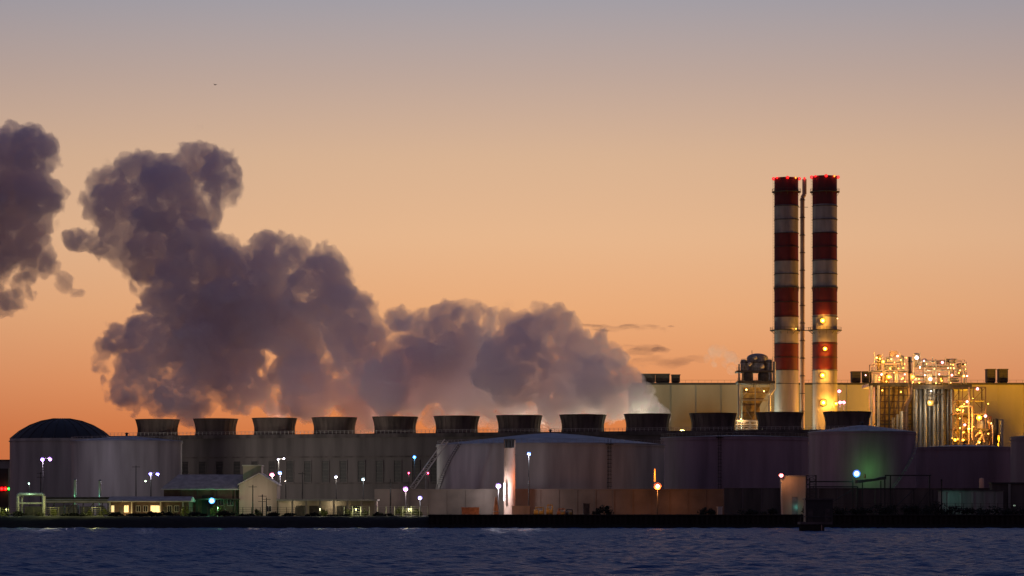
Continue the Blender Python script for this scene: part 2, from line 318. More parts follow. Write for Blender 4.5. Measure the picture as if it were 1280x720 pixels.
# ------------------------------------------------------------------ cooling tower row
A = Vector((X(100, 1190), 1190, 0)); Bv = Vector((X(1100, 1079), 1079, 0))
def build_cooling():
    t = Thing('cooling_tower', 'long dark cooling tower block with twelve flared fan stacks on its deck', 'cooling tower', (A.x, A.y, GZ))
    d = (Bv - A).normalized(); n = Vector((-d.y, d.x, 0)); ln = (Bv - A).length; ZT = 34.4; D = 12
    def q(s_, o, z): p = A + d * s_ + n * o; return (p.x, p.y, z)
    def slab(mb, s0, s1, o0, o1, z0, z1, mi=0):
        v = [q(s_, o, z) for z in (z0, z1) for o in (o0, o1) for s_ in (s0, s1)]
        return mb.add(v, [(0, 2, 3, 1), (4, 5, 7, 6), (0, 1, 5, 4), (2, 6, 7, 3), (0, 4, 6, 2), (1, 3, 7, 5)], mi)
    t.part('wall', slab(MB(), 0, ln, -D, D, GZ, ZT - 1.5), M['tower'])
    t.part('roof_deck', slab(MB(), -1, ln + 1, -D - .9, D + .9, ZT - 1.497, ZT), M['conc_dark'])
    t.part('girt', slab(MB(), -.3, ln + .3, -D - .25, -D, ZT - 9.3, ZT - 8.7), M['conc_dark'])
    t.part('girt', slab(MB(), -.3, ln + .3, -D - .25, -D, ZT - 19.6, ZT - 19), M['conc_dark'])
    # louvre openings: one shared mesh, frame proud of the wall with sloping blades
    pitch = ln * 21.6 / 1000 * 1.06; me = None; k = 0; s_ = 30.5
    while s_ < ln - 4:
        if not (150 < s_ < 235 and False):
            if me is None:
                base = q(s_, 0, 0); mb = MB(); hw = 1.45
                z0, z1 = ZT - 18.8, ZT - 10.6
                slab(mb, s_ - hw, s_ + hw, -D - .04, -D, z0, z1, 1)
                for a, b in ((-hw - .3, -hw), (hw, hw + .3)): slab(mb, s_ + a, s_ + b, -D - .3, -D, z0 - .3, z1 + .3)
                slab(mb, s_ - hw, s_ + hw, -D - .3, -D, z1, z1 + .3); slab(mb, s_ - hw, s_ + hw, -D - .3, -D, z0 - .3, z0)
                for j in range(6): slab(mb, s_ - hw, s_ + hw, -D - .16, -D - .06, z0 + .7 + j * 1.35, z0 + 1.0 + j * 1.35, 2)
                o = t.part('louvre', mb, [M['tower'], M['black'], M['dsteel']]); me = o.data; s00 = s_
            else:
                o = bpy.data.objects.new('louvre', me); COL.objects.link(o); o.parent = t.o; o.location = d * (s_ - s00)
        s_ += pitch
    # fan stacks
    # lamps of the row stand 74..83 photo pixels apart
    def at_px(px):
        k_ = (px - 640) / F; s_ = (k_ * A.y - A.x) / (d.x - k_ * d.y); return s_
    s0, s1 = at_px(197), at_px(1059); fme = None
    rm_ = None
    for i in range(12):
        s_ = s0 + (s1 - s0) * i / 11
        if fme is None:
            c = q(s_, 0, ZT); mb = MB()
            pr = [(8.25, 0), (8.1, .8), (7.98, 2.0), (8.02, 3.2), (8.3, 4.6), (8.7, 6.0), (8.95, 6.75), (8.75, 6.75), (8.5, 6.2), (7.6, 3.5), (7.6, .5)]
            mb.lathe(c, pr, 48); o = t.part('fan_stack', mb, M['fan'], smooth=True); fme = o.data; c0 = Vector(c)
            rb = MB()
            for j in range(24):
                a = 2 * math.pi * j / 24
                rb.path([(c[0] + (r_ + .06) * math.cos(a), c[1] + (r_ + .06) * math.sin(a), c[2] + z) for r_, z in pr[:7]], .11, 4)
            rbo = t.part('stack_rib', rb, M['fan'], o, stuff=True)
            rr = t.part('rim', MB().ring((c[0], c[1], c[2] + 6.6), 8.95, 9.12, 0, .22, 48), M['dsteel'], o)
        else:
            o2 = bpy.data.objects.new('fan_stack', fme); COL.objects.link(o2); o2.parent = t.o; o2.location = Vector(q(s_, 0, ZT)) - c0
            for src, nm in ((rbo, 'stack_rib'), (rr, 'rim')):
                r2 = src.copy(); COL.objects.link(r2); r2.parent = o2
    rl = MB()
    for o_ in (-D - .6,):
        k = 0.
        while k < ln:
            rl.tube(q(k, o_, ZT), q(k, o_, ZT + 1.25), .09, None, 4); k += 1.7
        rl.tube(q(0, o_, ZT + 1.2), q(ln, o_, ZT + 1.2), .06, None, 4); rl.tube(q(0, o_, ZT + .65), q(ln, o_, ZT + .65), .05, None, 4)
    t.part('railing', rl, M['pale'], stuff=True)
    return t, q, at_px, D, ZT
ct, ctq, ctpx, CTD, CTZ = build_cooling()

# ------------------------------------------------------------------ turbine hall behind
def build_hall():
    Y = 1345; x0, x1 = X(792, Y), X(1420, Y); zt = Z(481, Y); 
    t = Thing('turbine_hall', 'huge windowless cream sided hall behind the chimneys', 'building', ((x0 + x1) / 2, Y, GZ))
    t.part('wall', MB().box(x0, x1, Y, Y + 60, GZ, zt), M['cream'])
    t.part('parapet', MB().box(x0 - .4, x1 + .4, Y - .5, Y + 60.5, zt, zt + .9), M['black'])
    k = 0; x = x0 + 6; me = None
    while x < x1 - 3:
        if me is None: o = t.part('siding_joint', MB().box(x - .18, x + .18, Y - .22, Y, GZ, zt), M['cream']); me = o.data; xx = x
        else: o = bpy.data.objects.new('siding_joint', me); COL.objects.link(o); o.parent = t.o; o.location = (x - xx, 0, 0)
        x += 11.6
    t.part('girt', MB().box(x0, x1, Y - .3, Y - .005, GZ + 42, GZ + 42.6), M['cream'])
    rl = MB()
    x = x0
    while x < x1: rl.tube((x, Y + .4, zt + .9), (x, Y + .4, zt + 2.2), .06, None, 4); x += 3
    rl.tube((x0, Y + .4, zt + 2.2), (x1, Y + .4, zt + 2.2), .06, None, 4); t.part('railing', rl, M['dsteel'], stuff=True)
    return Y, zt + .9
HY, HZ = build_hall()
def roof_unit(px0, px1, ytop, label, legs=True):
    Y = HY + 4; x0, x1 = X(px0, Y), X(px1, Y); zt = Z(ytop, Y)
    t = Thing('roof_vent_unit', label, 'roof vent', ((x0 + x1) / 2, Y + 3, HZ), 'vent units on the hall roof')
    t.part('casing', MB().box(x0, x1, Y, Y + 6, HZ + .6, zt - .35), M['black'])
    t.part('cap', MB().box(x0 - .25, x1 + .25, Y - .25, Y + 6.25, zt - .347, zt), M['dsteel'])
    b = MB()
    for k in range(4): b.box(x0 + .2, x1 - .2, Y - .12, Y - .01, HZ + 1.1 + k * (zt - HZ - 2) / 4, HZ + 1.35 + k * (zt - HZ - 2) / 4)
    t.part('louvre', b, M['dsteel'], stuff=True)
    t.part('curb', MB().box(x0 + .3, x1 - .3, Y + .3, Y + 5.7, HZ - .4, HZ + .597), M['dsteel'])
roof_unit(803, 819, 467, 'left half of the long dark vent box on the left end of the hall roof')
roof_unit(820, 837, 467, 'right half of the long dark vent box on the left end of the hall roof')
roof_unit(840, 850, 468, 'narrow dark vent box beside the long one on the hall roof')
roof_unit(1065, 1076, 464, 'dark vent box just right of the right chimney')
roof_unit(1079, 1090, 464, 'dark vent box next to the lit roof deck of the boiler')
roof_unit(1234, 1244.5, 461, 'inner one of the pair of vent boxes at the far right')
roof_unit(1249, 1260, 461, 'outer one of the pair of vent boxes at the far right')

# ------------------------------------------------------------------ chimneys
def chimney(pxc, Y, r, bands, label, floods):
    c = P(pxc, HOR, Y); C = (c.x, c.y, GZ)
    t = Thing('chimney', label, 'chimney', C, 'red and white banded chimneys')
    ys = [b[0] for b in bands]; prof = []; mi = []
    mb = MB(); n = 56
    for (ya, col), yb in zip(bands, ys[1:] + [None]):
        za = Z(ya, Y) - GZ; zb = (Z(yb, Y) - GZ) if yb else -.2
        k = max(1, int((za - zb) / 4))
        mb.lathe(C, [(r + .22 * (1 - (zb + (za - zb) * i / k) / 150), zb + (za - zb) * i / k) for i in range(k + 1)], n, col)
    zt = Z(ys[0], Y)
    t.part('shaft', mb, [M['red'], M['white']], smooth=True)
    t.part('rim', MB().ring((C[0], C[1], zt), r - .5, r + .2, -.2, .5, n), M['red'])
    fl = t.part('flue', MB().lathe((C[0], C[1], zt - .4), [(r - .5, 0), (r - .5, -6), (.01, -6)], n), M['black'])
    def platform(py, w_, a0=0, a1=2 * math.pi, rail=1.2):
        z = Z(py, Y); o = t.part('platform', MB().ring((C[0], C[1], z), r + .05, r + w_, -.18, .12, 40), M['dsteel'])
        rm = MB(); rail_ring(rm, C, r + w_ - .1, z + .1, a0, a1, .22, rail); t.part('railing', rm, M['dsteel'], o, stuff=True)
        br = MB()
        for i in range(12):
            a = 2 * math.pi * i / 12; br.tube((C[0] + (r + .1) * math.cos(a), C[1] + (r + .1) * math.sin(a), z - 1.6), (C[0] + (r + w_ - .2) * math.cos(a), C[1] + (r + w_ - .2) * math.sin(a), z - .1), .1, None, 4)
        t.part('bracket', br, M['dsteel'], o, stuff=True)
    platform(240, 1.2); platform(360, .45, rail=.5); platform(413, 2.1)
    bn = MB()
    for py in (258, 275, 292, 309, 326, 343, 378, 396, 430, 447, 463, 480): bn.ring((C[0], C[1], Z(py, Y)), r, r + .3, -.12, .12, 40)
    t.part('stiffener_ring', bn, M['black'], stuff=True)
    for i, a in enumerate((math.pi * 1.03, math.pi * 1.22, math.pi * 1.5, math.pi * 1.72, math.pi * 1.97)):
        p = Vector((C[0] + (r + .5) * math.cos(a), C[1] + (r + .5) * math.sin(a), zt + .2))
        bulkhead(t, p, RED if i % 2 == 0 or i == 1 else (1, .5, .08), 70, 9 if i in (0, 4) else 4, .5 if i in (0, 2, 4) else .36, lc=RED)
    ld = MB(); a = math.pi * 1.04; lx, ly = C[0] + (r + .5) * math.cos(a), C[1] + (r + .5) * math.sin(a)
    for s_ in (-.3, .3): ld.tube((lx + s_, ly, GZ), (lx + s_, ly, zt), .06, None, 4)
    z = GZ + 2
    while z < zt: ld.tube((lx - .3, ly, z), (lx + .3, ly, z), .04, None, 4); z += 1.2
    t.part('ladder', ld, M['black'], stuff=True)
    for (px, py, rr, e, c_) in floods:
        x = X(px, Y - r); dx = x - C[0]; yy = C[1] - math.sqrt(max(.2, (r + 1.0) ** 2 - dx * dx))
        bulkhead(t, (x, yy - .6, Z(py, Y)), c_, e * 2.7, 16, rr, n='floodlight', lc=(1, .43, .05), k=.72)
    return t, C
W_, R_ = 1, 0
chimney(983, 1290, 5.25, [(224, R_), (257, W_), (292, R_), (327, W_), (360, R_), (397, W_), (430, R_), (463, W_)],
        'left chimney of the banded pair, few lamps on it', [(995, 412, .3, 150, YEL)])
chimney(1031, 1272, 5.3, [(222, R_), (256, W_), (291, R_), (325, W_), (360, R_), (394, W_), (428, R_), (462, W_)],
        'right chimney of the banded pair, four yellow floodlights down its front',
        [(1028, 402, 1.0, 1500, YEL), (1031, 437, .85, 1100, YEL), (1028, 470, 1.0, 1800, YEL), (1029, 504, 1.15, 3200, YEL), (1045, 505, .7, 1200, YEL), (1047, 399, .3, 0, WARM)])
def build_flue_pipe():
    Y = 1281; t = Thing('exhaust_pipe', 'thin brown vent pipe rising between the two chimneys', 'pipe', (X(1003, Y), Y, GZ))
    t.part('pipe', MB().path([(X(1003, Y), Y, GZ), (X(1003, Y), Y, Z(247, Y)), (X(1005.5, Y), Y, Z(243, Y)), (X(1005.5, Y), Y, Z(224, Y))], .95, 14), M['vent'], smooth=True)
    fl = MB()
    for py in range(250, 560, 22): fl.ring((X(1003, Y), Y, Z(py, Y)), .9, 1.25, -.15, .15, 16)
    t.part('flange', fl, M['dsteel'], stuff=True)
    bulkhead(t, (X(1005.5, Y), Y - .8, Z(223, Y)), RED, 100, 4, .35)
    t.part('guy_bracket', MB().beam((X(998, Y), Y, Z(259, Y)), (X(1010, Y), Y, Z(259, Y)), .2), M['dsteel'])
    b = MB().box(X(996, Y), X(1019, Y), Y - 1.2, Y + 1.2, Z(413, Y) - .2, Z(413, Y) + .05)
    o = t.part('walkway', b, M['dsteel']); rm = MB()
    for k in range(9):
        x = X(997 + k * 2.6, Y); rm.tube((x, Y - 1.1, Z(413, Y)), (x, Y - 1.1, Z(413, Y) + 1.2), .05, None, 4)
    rm.tube((X(997, Y), Y - 1.1, Z(413, Y) + 1.2), (X(1018, Y), Y - 1.1, Z(413, Y) + 1.2), .05, None, 4); t.part('railing', rm, M['dsteel'], o, stuff=True)
    for py in range(400, 520, 18): 
        bulkhead(t, (X(1003, Y) - 1.1, Y - 1.0, Z(py, Y)), YEL, 0, 3, .16) if py == 400 else None
build_flue_pipe()

# ------------------------------------------------------------------ process steelwork
def deck(t, px0, px1, py, Y, dep, m, rail=True, th=.35):
    x0, x1, z = X(px0, Y), X(px1, Y), Z(py, Y)
    o = t.part('deck', MB().box(x0, x1, Y, Y + dep, z - th, z), m)
    if rail:
        rm = MB(); n = max(2, int((x1 - x0) / 1.6))
        for k in range(n + 1):
            x = x0 + (x1 - x0) * k / n; rm.tube((x, Y + .1, z), (x, Y + .1, z + 1.2), .06, None, 4)
        for h in (.6, 1.2): rm.tube((x0, Y + .1, z + h), (x1, Y + .1, z + h), .05, None, 4)
        t.part('railing', rm, m, o, stuff=True)
    return z
def frame(t, pxs, pys, Y, dep, m, wd=.35, brace=True):
    xs = [X(p, Y) for p in pxs]; zs = [Z(p, Y) for p in pys]
    for x in xs:
        for yy in (Y, Y + dep): t.part('column', MB().beam((x, yy, zs[-1]), (x, yy, zs[0]), wd), m)
    for z in zs[:-1]:
        for yy in (Y, Y + dep): t.part('crossbeam', MB().beam((xs[0] - .1, yy - .03, z - .02), (xs[-1] + .1, yy - .03, z - .02), wd * .85), m)
    if brace:
        k = 0
        for i in range(len(xs) - 1):
            for a, b in zip(zs, zs[1:]):
                p, q = ((xs[i], a), (xs[i + 1], b)) if k % 2 else ((xs[i], b), (xs[i + 1], a)); k += 1
                t.part('brace', MB().beam((p[0], Y - .1, p[1]), (q[0], Y - .1, q[1]), wd * .55), m)
def vdrum(t, px, py0, py1, rpx, Y, m, name='drum', top='dome', n=24):
    r = rpx / F * Y; z0, z1 = Z(py1, Y), Z(py0, Y)
    pr = [(r, 0), (r, z1 - z0 - (r * .45 if top == 'dome' else 0))]
    if top == 'dome': pr += [(r * math.cos(a), z1 - z0 - r * .45 + r * .45 * math.sin(a)) for a in [math.pi / 2 * k / 6 for k in range(1, 6)]] + [(.01, z1 - z0)]
    else: pr += [(.01, z1 - z0)]
    return t.part(name, MB().lathe((X(px, Y), Y + r, z0), pr, n), m, smooth=True)
def hdrum(t, px0, px1, py, rpx, Y, m, name='drum'):
    r = rpx / F * Y; x0, x1, z = X(px0, Y), X(px1, Y), Z(py, Y); mb = MB()
    mb.tube((x0, Y + r, z), (x1, Y + r, z), r, None, 20); mb.tube((x0 - r * .5, Y + r, z), (x0, Y + r, z), r * .4, r, 20); mb.tube((x1, Y + r, z), (x1 + r * .5, Y + r, z), r, r * .4, 20)
    return t.part(name, mb, m, smooth=True)

def build_left_unit():
    Y = 1262
    t = Thing('silencer_tower', 'grey domed silencer on a dark ringed platform left of the chimneys', 'process tower', (X(945, Y), Y, GZ))
    frame(t, [925, 944, 963], [476, 500, 530, 560], Y, 9, M['cream'], .5)
    deck(t, 922, 969, 476, Y - 1, 12, M['dsteel'], th=1.1)
    deck(t, 921, 967, 463, Y - .5, 11, M['dsteel'], th=.8)
    deck(t, 927, 965, 452, Y, 9, M['dsteel'], th=.4)
    vdrum(t, 948, 441, 464, 13.5, Y + .5, M['steel'], 'silencer')
    vdrum(t, 930, 449, 463, 4, Y, M['steel']); vdrum(t, 962, 449, 476, 3.5, Y, M['steel'])
    vdrum(t, 935, 464, 476, 7, Y - .6, M['dsteel']); vdrum(t, 956, 464, 476, 8, Y - .6, M['dsteel'])
    hd = t.part('exhaust_duct', MB().prism([(X(929, Y), Z(484, Y)), (X(964, Y), Z(484, Y)), (X(950, Y), Z(507, Y)), (X(950, Y), Z(556, Y)), (X(927, Y), Z(556, Y))], Y + 1, Y + 8), M['yellow'])
    for k, py in enumerate((490, 498, 506, 516, 526)):
        t.part('duct_stiffener', MB().box(X(927.5, Y), X((960 - k * 5) if k < 3 else 950.5, Y), Y + .6, Y + .98, Z(py, Y) - .15, Z(py, Y) + .15), M['brown'])
    pp = MB().path([P(968, 452, Y), P(968, 486, Y), P(962, 494, Y), P(962, 540, Y)], .6, 10); t.part('downpipe', pp, M['silver'], smooth=True)
    t.part('downpipe', MB().path([P(924, 455, Y), P(924, 540, Y)], .4, 10), M['silver'], smooth=True)
    for px, py in ((937, 455), (953, 458), (944, 447)):
        t.part('valve', MB().ball(P(px, py, Y - .8), .9, 8), M['pale'], smooth=True)
    mast = MB()
    for px, h in ((923, 458), (929, 455), (966, 446), (940, 438)): mast.tube(P(px, 476, Y - .3), P(px, h, Y - .3), .13, None, 5)
    t.part('vent_mast', mast, M['steel'], stuff=True)
    bulkhead(t, P(933, 487, Y - 1.5), WARM, 500, 6, .35); bulkhead(t, P(955, 489, Y - 1.5), WARM, 400, 5, .3)
    t2 = Thing('pipe_rack', 'low cream pipe rack showing between two fan stacks left of the chimneys', 'pipe rack', (X(935, 1240), 1240, GZ))
    frame(t2, [922, 930, 938, 946, 954], [527, 533, 538, 548], 1240, 5, M['pale'], .4)
    for py in (526, 531, 536.5): t2.part('pipe', MB().tube(P(920, py, 1240), P(956, py, 1240), .35, None, 8), M['pale'], smooth=True)
    bulkhead(t2, P(926, 524, 1239), WARM, 900, 5, .3)
    bulkhead(t2, P(950, 529, 1239), WARM, 300, 4, .25)
build_left_unit()

def build_boiler():
    Y = 1250
    t = Thing('boiler_block', 'orange lit boiler block with cross braced panels and crowded lamp deck', 'boiler', (X(1117, Y), Y, GZ))
    t.part('casing', MB().box(X(1094, Y), X(1141, Y), Y, Y + 22, GZ, Z(480, Y)), M['yellow'])
    # stiffener grid on the casing, pieces one by one
    for k in range(9):
        px = 1094.5 + k * 5.75; t.part('stiffener', MB().box(X(px, Y) - .22, X(px, Y) + .22, Y - .35, Y - .003, GZ, Z(481, Y)), M['brown'])
    for k in range(6):
        py = 486 + k * 8; t.part('stiffener', MB().box(X(1094.1, Y), X(1140.8, Y), Y - .25, Y - .006, Z(py, Y) - .2, Z(py, Y) + .2), M['brown'])
    for k in range(6): t.part('brace', MB().beam(P(1096 + 7 * k, 527 - 3 * (k % 2), Y - .6), P(1103 + 7 * k, 492 + 3 * (k % 2), Y - .6), .3), M['brown'])
    frame(t, [1090, 1112, 1141], [479, 530, 560], Y - 3, 3, M['dsteel'], .45, False)
    deck(t, 1086, 1143, 479, Y - 3, 24, M['dsteel'], th=1.4)
    for px in (1089, 1098): t.part('pipe', MB().path([P(px, 482, Y - 3.5), P(px, 560, Y - 3.5)], .55, 10), M['pale'], smooth=True)
    # deck equipment
    frame(t, [1090, 1104, 1120, 1134], [455, 466, 477], Y, 9, M['vent'], .3)
    deck(t, 1089, 1136, 463, Y - .5, 10, M['steel']); deck(t, 1096, 1132, 451, Y, 9, M['steel'])
    hdrum(t, 1106, 1122, 459, 3, Y + 1, M['silver']); vdrum(t, 1099, 443, 463, 2.6, Y + 1, M['yellow']); vdrum(t, 1110, 446, 451, 2.2, Y + 1, M['silver'])
    vdrum(t, 1128, 444, 462, 2.2, Y + 1, M['silver']); vdrum(t, 1121, 465, 478, 3, Y, M['silver']); vdrum(t, 1107, 467, 479, 5.5, Y + .5, M['yellow'], 'drum'); vdrum(t, 1094, 467, 479, 3, Y + .5, M['pale'])
    t.part('control_box', MB().cbox(P(1117, 442.5, Y + 2), (3.2, 3, 2.4)), M['vent'])
    pr = MB()
    for px, a, b in ((1093, 440, 463), (1103, 443, 451), (1125, 441, 451), (1131, 446, 463), (1115, 444, 452)): pr.tube(P(px, b, Y - .2), P(px, a, Y - .2), .16, None, 5)
    t.part('vent_mast', pr, M['pale'], stuff=True)
    for px, py, c, e, r in ((1096, 447, WARM, 350, .55), (1104, 452, YEL, 700, .75), (1122, 445, PINK, 350, .55), (1126, 450, WARM, 250, .4), (1102, 468, PINK, 300, .55), (1111, 471, YEL, 1400, 1.0), (1131, 468, PINK, 350, .5), (1082, 469, PINK, 160, .5), (1114, 449, WARM, 200, .35), (1118, 453, WARM, 150, .3), (1099, 475, YEL, 200, .35), (1127, 474, WARM, 200, .35)):
        bulkhead(t, P(px, py, Y - 2), c, e * (2.2 if c in (YEL, WARM) else 1.2), 9, r, k=.62, lc=(1, .46, .07) if c in (YEL, WARM) else (1, .58, .2) if c == PINK else (1, .8, .5))
    for px, py, e in ((1103, 488, 2600), (1126, 490, 2600)): bulkhead(t, P(px, py, Y - 9), YEL, e, 8, .3, lc=(1, .5, .08))
    gl = random.Random(2)
    for k in range(14):
        px, py = gl.uniform(1090, 1135), gl.choice([448, 454, 460, 466, 472, 477]) + gl.uniform(-1, 1)
        bulkhead(t, P(px, py, Y - 1.2 - gl.random() * 2), gl.choice((YEL, YEL, WARM)), 70, gl.choice((5, 9)), gl.uniform(.2, .31), lc=(1, .48, .08))
    # big pipe
    t3 = Thing('steam_pipe', 'thick dark pipe with a kink, standing before the boiler', 'pipe', (X(1135, Y - 8), Y - 8, GZ))
    t3.part('pipe', MB().path([P(1137.5, 446, Y - 8), P(1138, 496, Y - 8), P(1132, 507, Y - 8), P(1131, 565, Y - 8)], .85, 14), M['brown'], smooth=True)
    fl = MB()
    for py in (452, 466, 480, 494, 516, 530): fl.ring((X(1137.8 if py < 500 else 1131.3, Y - 8), Y - 8, Z(py, Y - 8)), .8, 1.15, -.12, .12, 14)
    t3.part('flange', fl, M['black'], stuff=True)
build_boiler()

def build_ducts():
    Y = 1246
    t = Thing('silver_duct_bank', 'bank of upright silver ducts with white lamps on its top deck', 'boiler ducts', (X(1168, Y), Y, GZ))
    for k, (px, r, top) in enumerate(((1117, 2.2, 522), (1122, 1.5, 518), (1127, 2.4, 514), (1145, 2.6, 482), (1151, 2.8, 482), (1157, 2.2, 486), (1162.5, 3.2, 500), (1168, 2.0, 486), (1173, 2.6, 484), (1179, 2.6, 484), (1185, 2.2, 484), (1190, 1.8, 486), (1195, 1.6, 500))):
        vdrum(t, px, top, 562, r, Y - (2 if k % 2 else 0), M['silver'] if k % 3 else M['steel'], 'duct', 'flat', 16)
    t.part('casing', MB().box(X(1142, Y), X(1196, Y), Y + 7, Y + 24, GZ, Z(486, Y)), M['silver'])
    deck(t, 1141, 1215, 481, Y - 3, 22, M['dsteel'], th=1.8)
    deck(t, 1158, 1180, 492, Y - 3, 6, M['dsteel'], th=.6); deck(t, 1158, 1172, 503, Y - 3, 6, M['dsteel'], th=.6)
    vdrum(t, 1163, 486, 500, 3.5, Y - 2, M['pale'], 'hopper'); t.part('valve_box', MB().cbox(P(1163, 504, Y - 3.3), (2.6, 2, 2.2)), M['yellow'])
    frame(t, [1143, 1158, 1174, 1190, 1206], [450, 460, 470, 480], Y, 10, M['vent'], .28)
    deck(t, 1141, 1208, 469, Y - .5, 11, M['steel']); deck(t, 1144, 1190, 457, Y, 9, M['steel'])
    vdrum(t, 1146, 441, 457, 4.2, Y + .5, M['pale'], 'drum'); vdrum(t, 1156, 448, 457, 2.8, Y + .5, M['silver']); vdrum(t, 1162, 466, 480, 4.5, Y - 1, M['pale'])
    hdrum(t, 1172, 1184, 453, 2.5, Y + 1, M['vent']); vdrum(t, 1176, 470, 480, 3.4, Y, M['yellow']); hdrum(t, 1186, 1198, 475, 2.6, Y + 1, M['silver'])
    vdrum(t, 1190, 448, 469, 2.8, Y + 1, M['silver']); vdrum(t, 1200, 455, 469, 3.4, Y + 1, M['vent'])
    t.part('louvre_box', MB().box(X(1184, Y), X(1197, Y), Y + 3, Y + 7, Z(453, Y), Z(448, Y)), M['dsteel'])
    t.part('pipe_cage', MB().box(X(1199, Y), X(1208, Y), Y + 3, Y + 7, Z(456, Y), Z(453.6, Y)), M['dsteel'])
    pr = MB()
    for px, a, b in ((1142, 444, 470), (1150, 440, 457), (1166, 446, 470), (1170, 449, 457), (1182, 447, 457), (1208, 452, 480), (1202, 452, 469), (1195, 448, 469), (1160, 452, 457)): pr.tube(P(px, b, Y - .2), P(px, a, Y - .2), .18, None, 5)
    t.part('vent_mast', pr, M['pale'], stuff=True)
    t.light(P(1158, 510, Y - 14), (1, .85, .6), 2600, .4)  # fill light added to brighten the silver ducts
    pp = MB()
    for a in ([P(1150, 452, Y - .8), P(1170, 452, Y - .8), P(1170, 478, Y - .8)], [P(1158, 463, Y - .9), P(1186, 463, Y - .9), P(1186, 480, Y - .9)], [P(1192, 462, Y - .7), P(1205, 462, Y - .7), P(1205, 480, Y - .7)], [P(1142, 475, Y - .6), P(1156, 475, Y - .6), P(1156, 460, Y - .6)]): pp.path(a, .3, 8)
    t.part('pipework', pp, M['silver'], stuff=True)
    for px, py, c, e, r in ((1146, 447, WHITE, 600, .95), (1155, 451, PINK, 200, .5), (1178, 453, PINK, 350, .7), (1141, 471, YEL, 900, .8), (1156, 469, PINK, 250, .5), (1163, 474, WHITE, 700, .8), (1174, 468, PINK, 250, .5), (1190, 469, PINK, 300, .6), (1205, 470, WARM, 400, .6), (1209, 470, PINK, 250, .5), (1150, 459, WHITE, 300, .45), (1168, 461, WARM, 200, .35), (1200, 463, WARM, 200, .35), (1177, 476, YEL, 350, .5), (1164, 489, WHITE, 500, .45), (1162, 503, (1, .95, .4), 300, .45), (1170, 479, WARM, 200, .3), (1185, 460, PINK, 150, .3)):
        bulkhead(t, P(px, py, Y - 4.5), c, e * (2.2 if c in (YEL, WARM) else 1.2), 9, r, k=.62, lc=(1, .46, .07) if c in (YEL, WARM) else (1, .58, .2) if c == PINK else (1, .8, .5))
    gl = random.Random(9)
    for k in range(16):
        px, py = gl.choice([1143, 1150, 1158, 1166, 1174, 1182, 1190, 1198, 1206]) + gl.uniform(-2.5, 2.5), gl.choice([455, 461, 467, 474, 478]) + gl.uniform(-1, 1)
        bulkhead(t, P(px, py, Y - 1.5 - gl.random() * 2), gl.choice((YEL, YEL, WARM)), 70, gl.choice((5, 9)), gl.uniform(.2, .31), lc=(1, .48, .08))
build_ducts()

def build_lattice():
    Y = 1236
    t = Thing('steel_access_tower', 'open brown steel access tower with yellow lamps right of the silver ducts', 'steel tower', (X(1210, Y), Y, GZ))
    frame(t, [1191, 1203, 1217, 1232], [484, 500, 517, 536, 556], Y, 10, M['brown'], .42)
    for py, a, b in ((500, 1196, 1232), (517, 1190, 1232), (536, 1190, 1240), (550, 1190, 1240)): deck(t, a, b, py, Y, 10, M['brown'], th=.3)
    vdrum(t, 1196, 500, 560, 3.4, Y + 3, M['yellow'], 'vessel'); vdrum(t, 1207, 519, 560, 4, Y + 3, M['yellow'], 'vessel')
    vdrum(t, 1226, 524, 536, 4, Y + 2, M['pale'], 'vessel'); hdrum(t, 1222, 1240, 543, 4, Y + 2, M['vent'], 'exchanger')
    vdrum(t, 1238, 520, 560, 2.4, Y + 3, M['orange'], 'vessel'); vdrum(t, 1245, 523, 560, 3.2, Y + 3, M['dsteel'], 'vessel'); vdrum(t, 1252, 524, 560, 2.6, Y + 4, M['steel'], 'vessel')
    pp = MB()
    for a in ([P(1211, 484, Y - .5), P(1211, 556, Y - .5)], [P(1200, 508, Y - .5), P(1215, 508, Y - .5), P(1215, 550, Y - .5)], [P(1219, 546, Y - .5), P(1226, 538, Y - .5), P(1231, 552, Y - .5)], [P(1234, 526, Y), P(1241, 532, Y), P(1241, 556, Y)], [P(1220, 556, Y - .6), P(1228, 544, Y - .6)]): pp.path(a, .35, 8)
    t.part('pipework', pp, M['vent'], stuff=True)
    for px, py, c, e, r in ((1222, 486, PINK, 350, .75), (1209, 502, PINK, 350, .65), (1197, 512, YEL, 1500, .7), (1204, 513, YEL, 300, .5), (1224, 522, YEL, 2200, 1.2), (1232, 520, PINK, 400, .75), (1206, 531, PINK, 300, .65), (1211, 536, WARM, 500, .65), (1194, 550, YEL, 700, .7), (1204, 550, YEL, 500, .6), (1224, 553, WARM, 500, .6), (1200, 535, YEL, 500, .5), (1239, 529, ORA, 250, .4), (1216, 498, YEL, 150, .3)):
        bulkhead(t, P(px, py, Y - 1.6), c, e * (2.2 if c in (YEL, WARM) else 1.2), 9, r, k=.62, lc=(1, .46, .07) if c in (YEL, WARM) else (1, .58, .2) if c == PINK else (1, .8, .5))
    gl = random.Random(4)
    for k in range(14):
        px, py = gl.choice([1192, 1198, 1204, 1212, 1218, 1226, 1234]) + gl.uniform(-2, 2), gl.choice([506, 514, 524, 533, 541, 549]) + gl.uniform(-1.5, 1.5)
        bulkhead(t, P(px, py, Y - 1.2 - gl.random()), gl.choice((YEL, YEL, ORA)), 110, gl.choice((5, 9)), gl.uniform(.2, .31), lc=(1, .44, .06))
build_lattice()

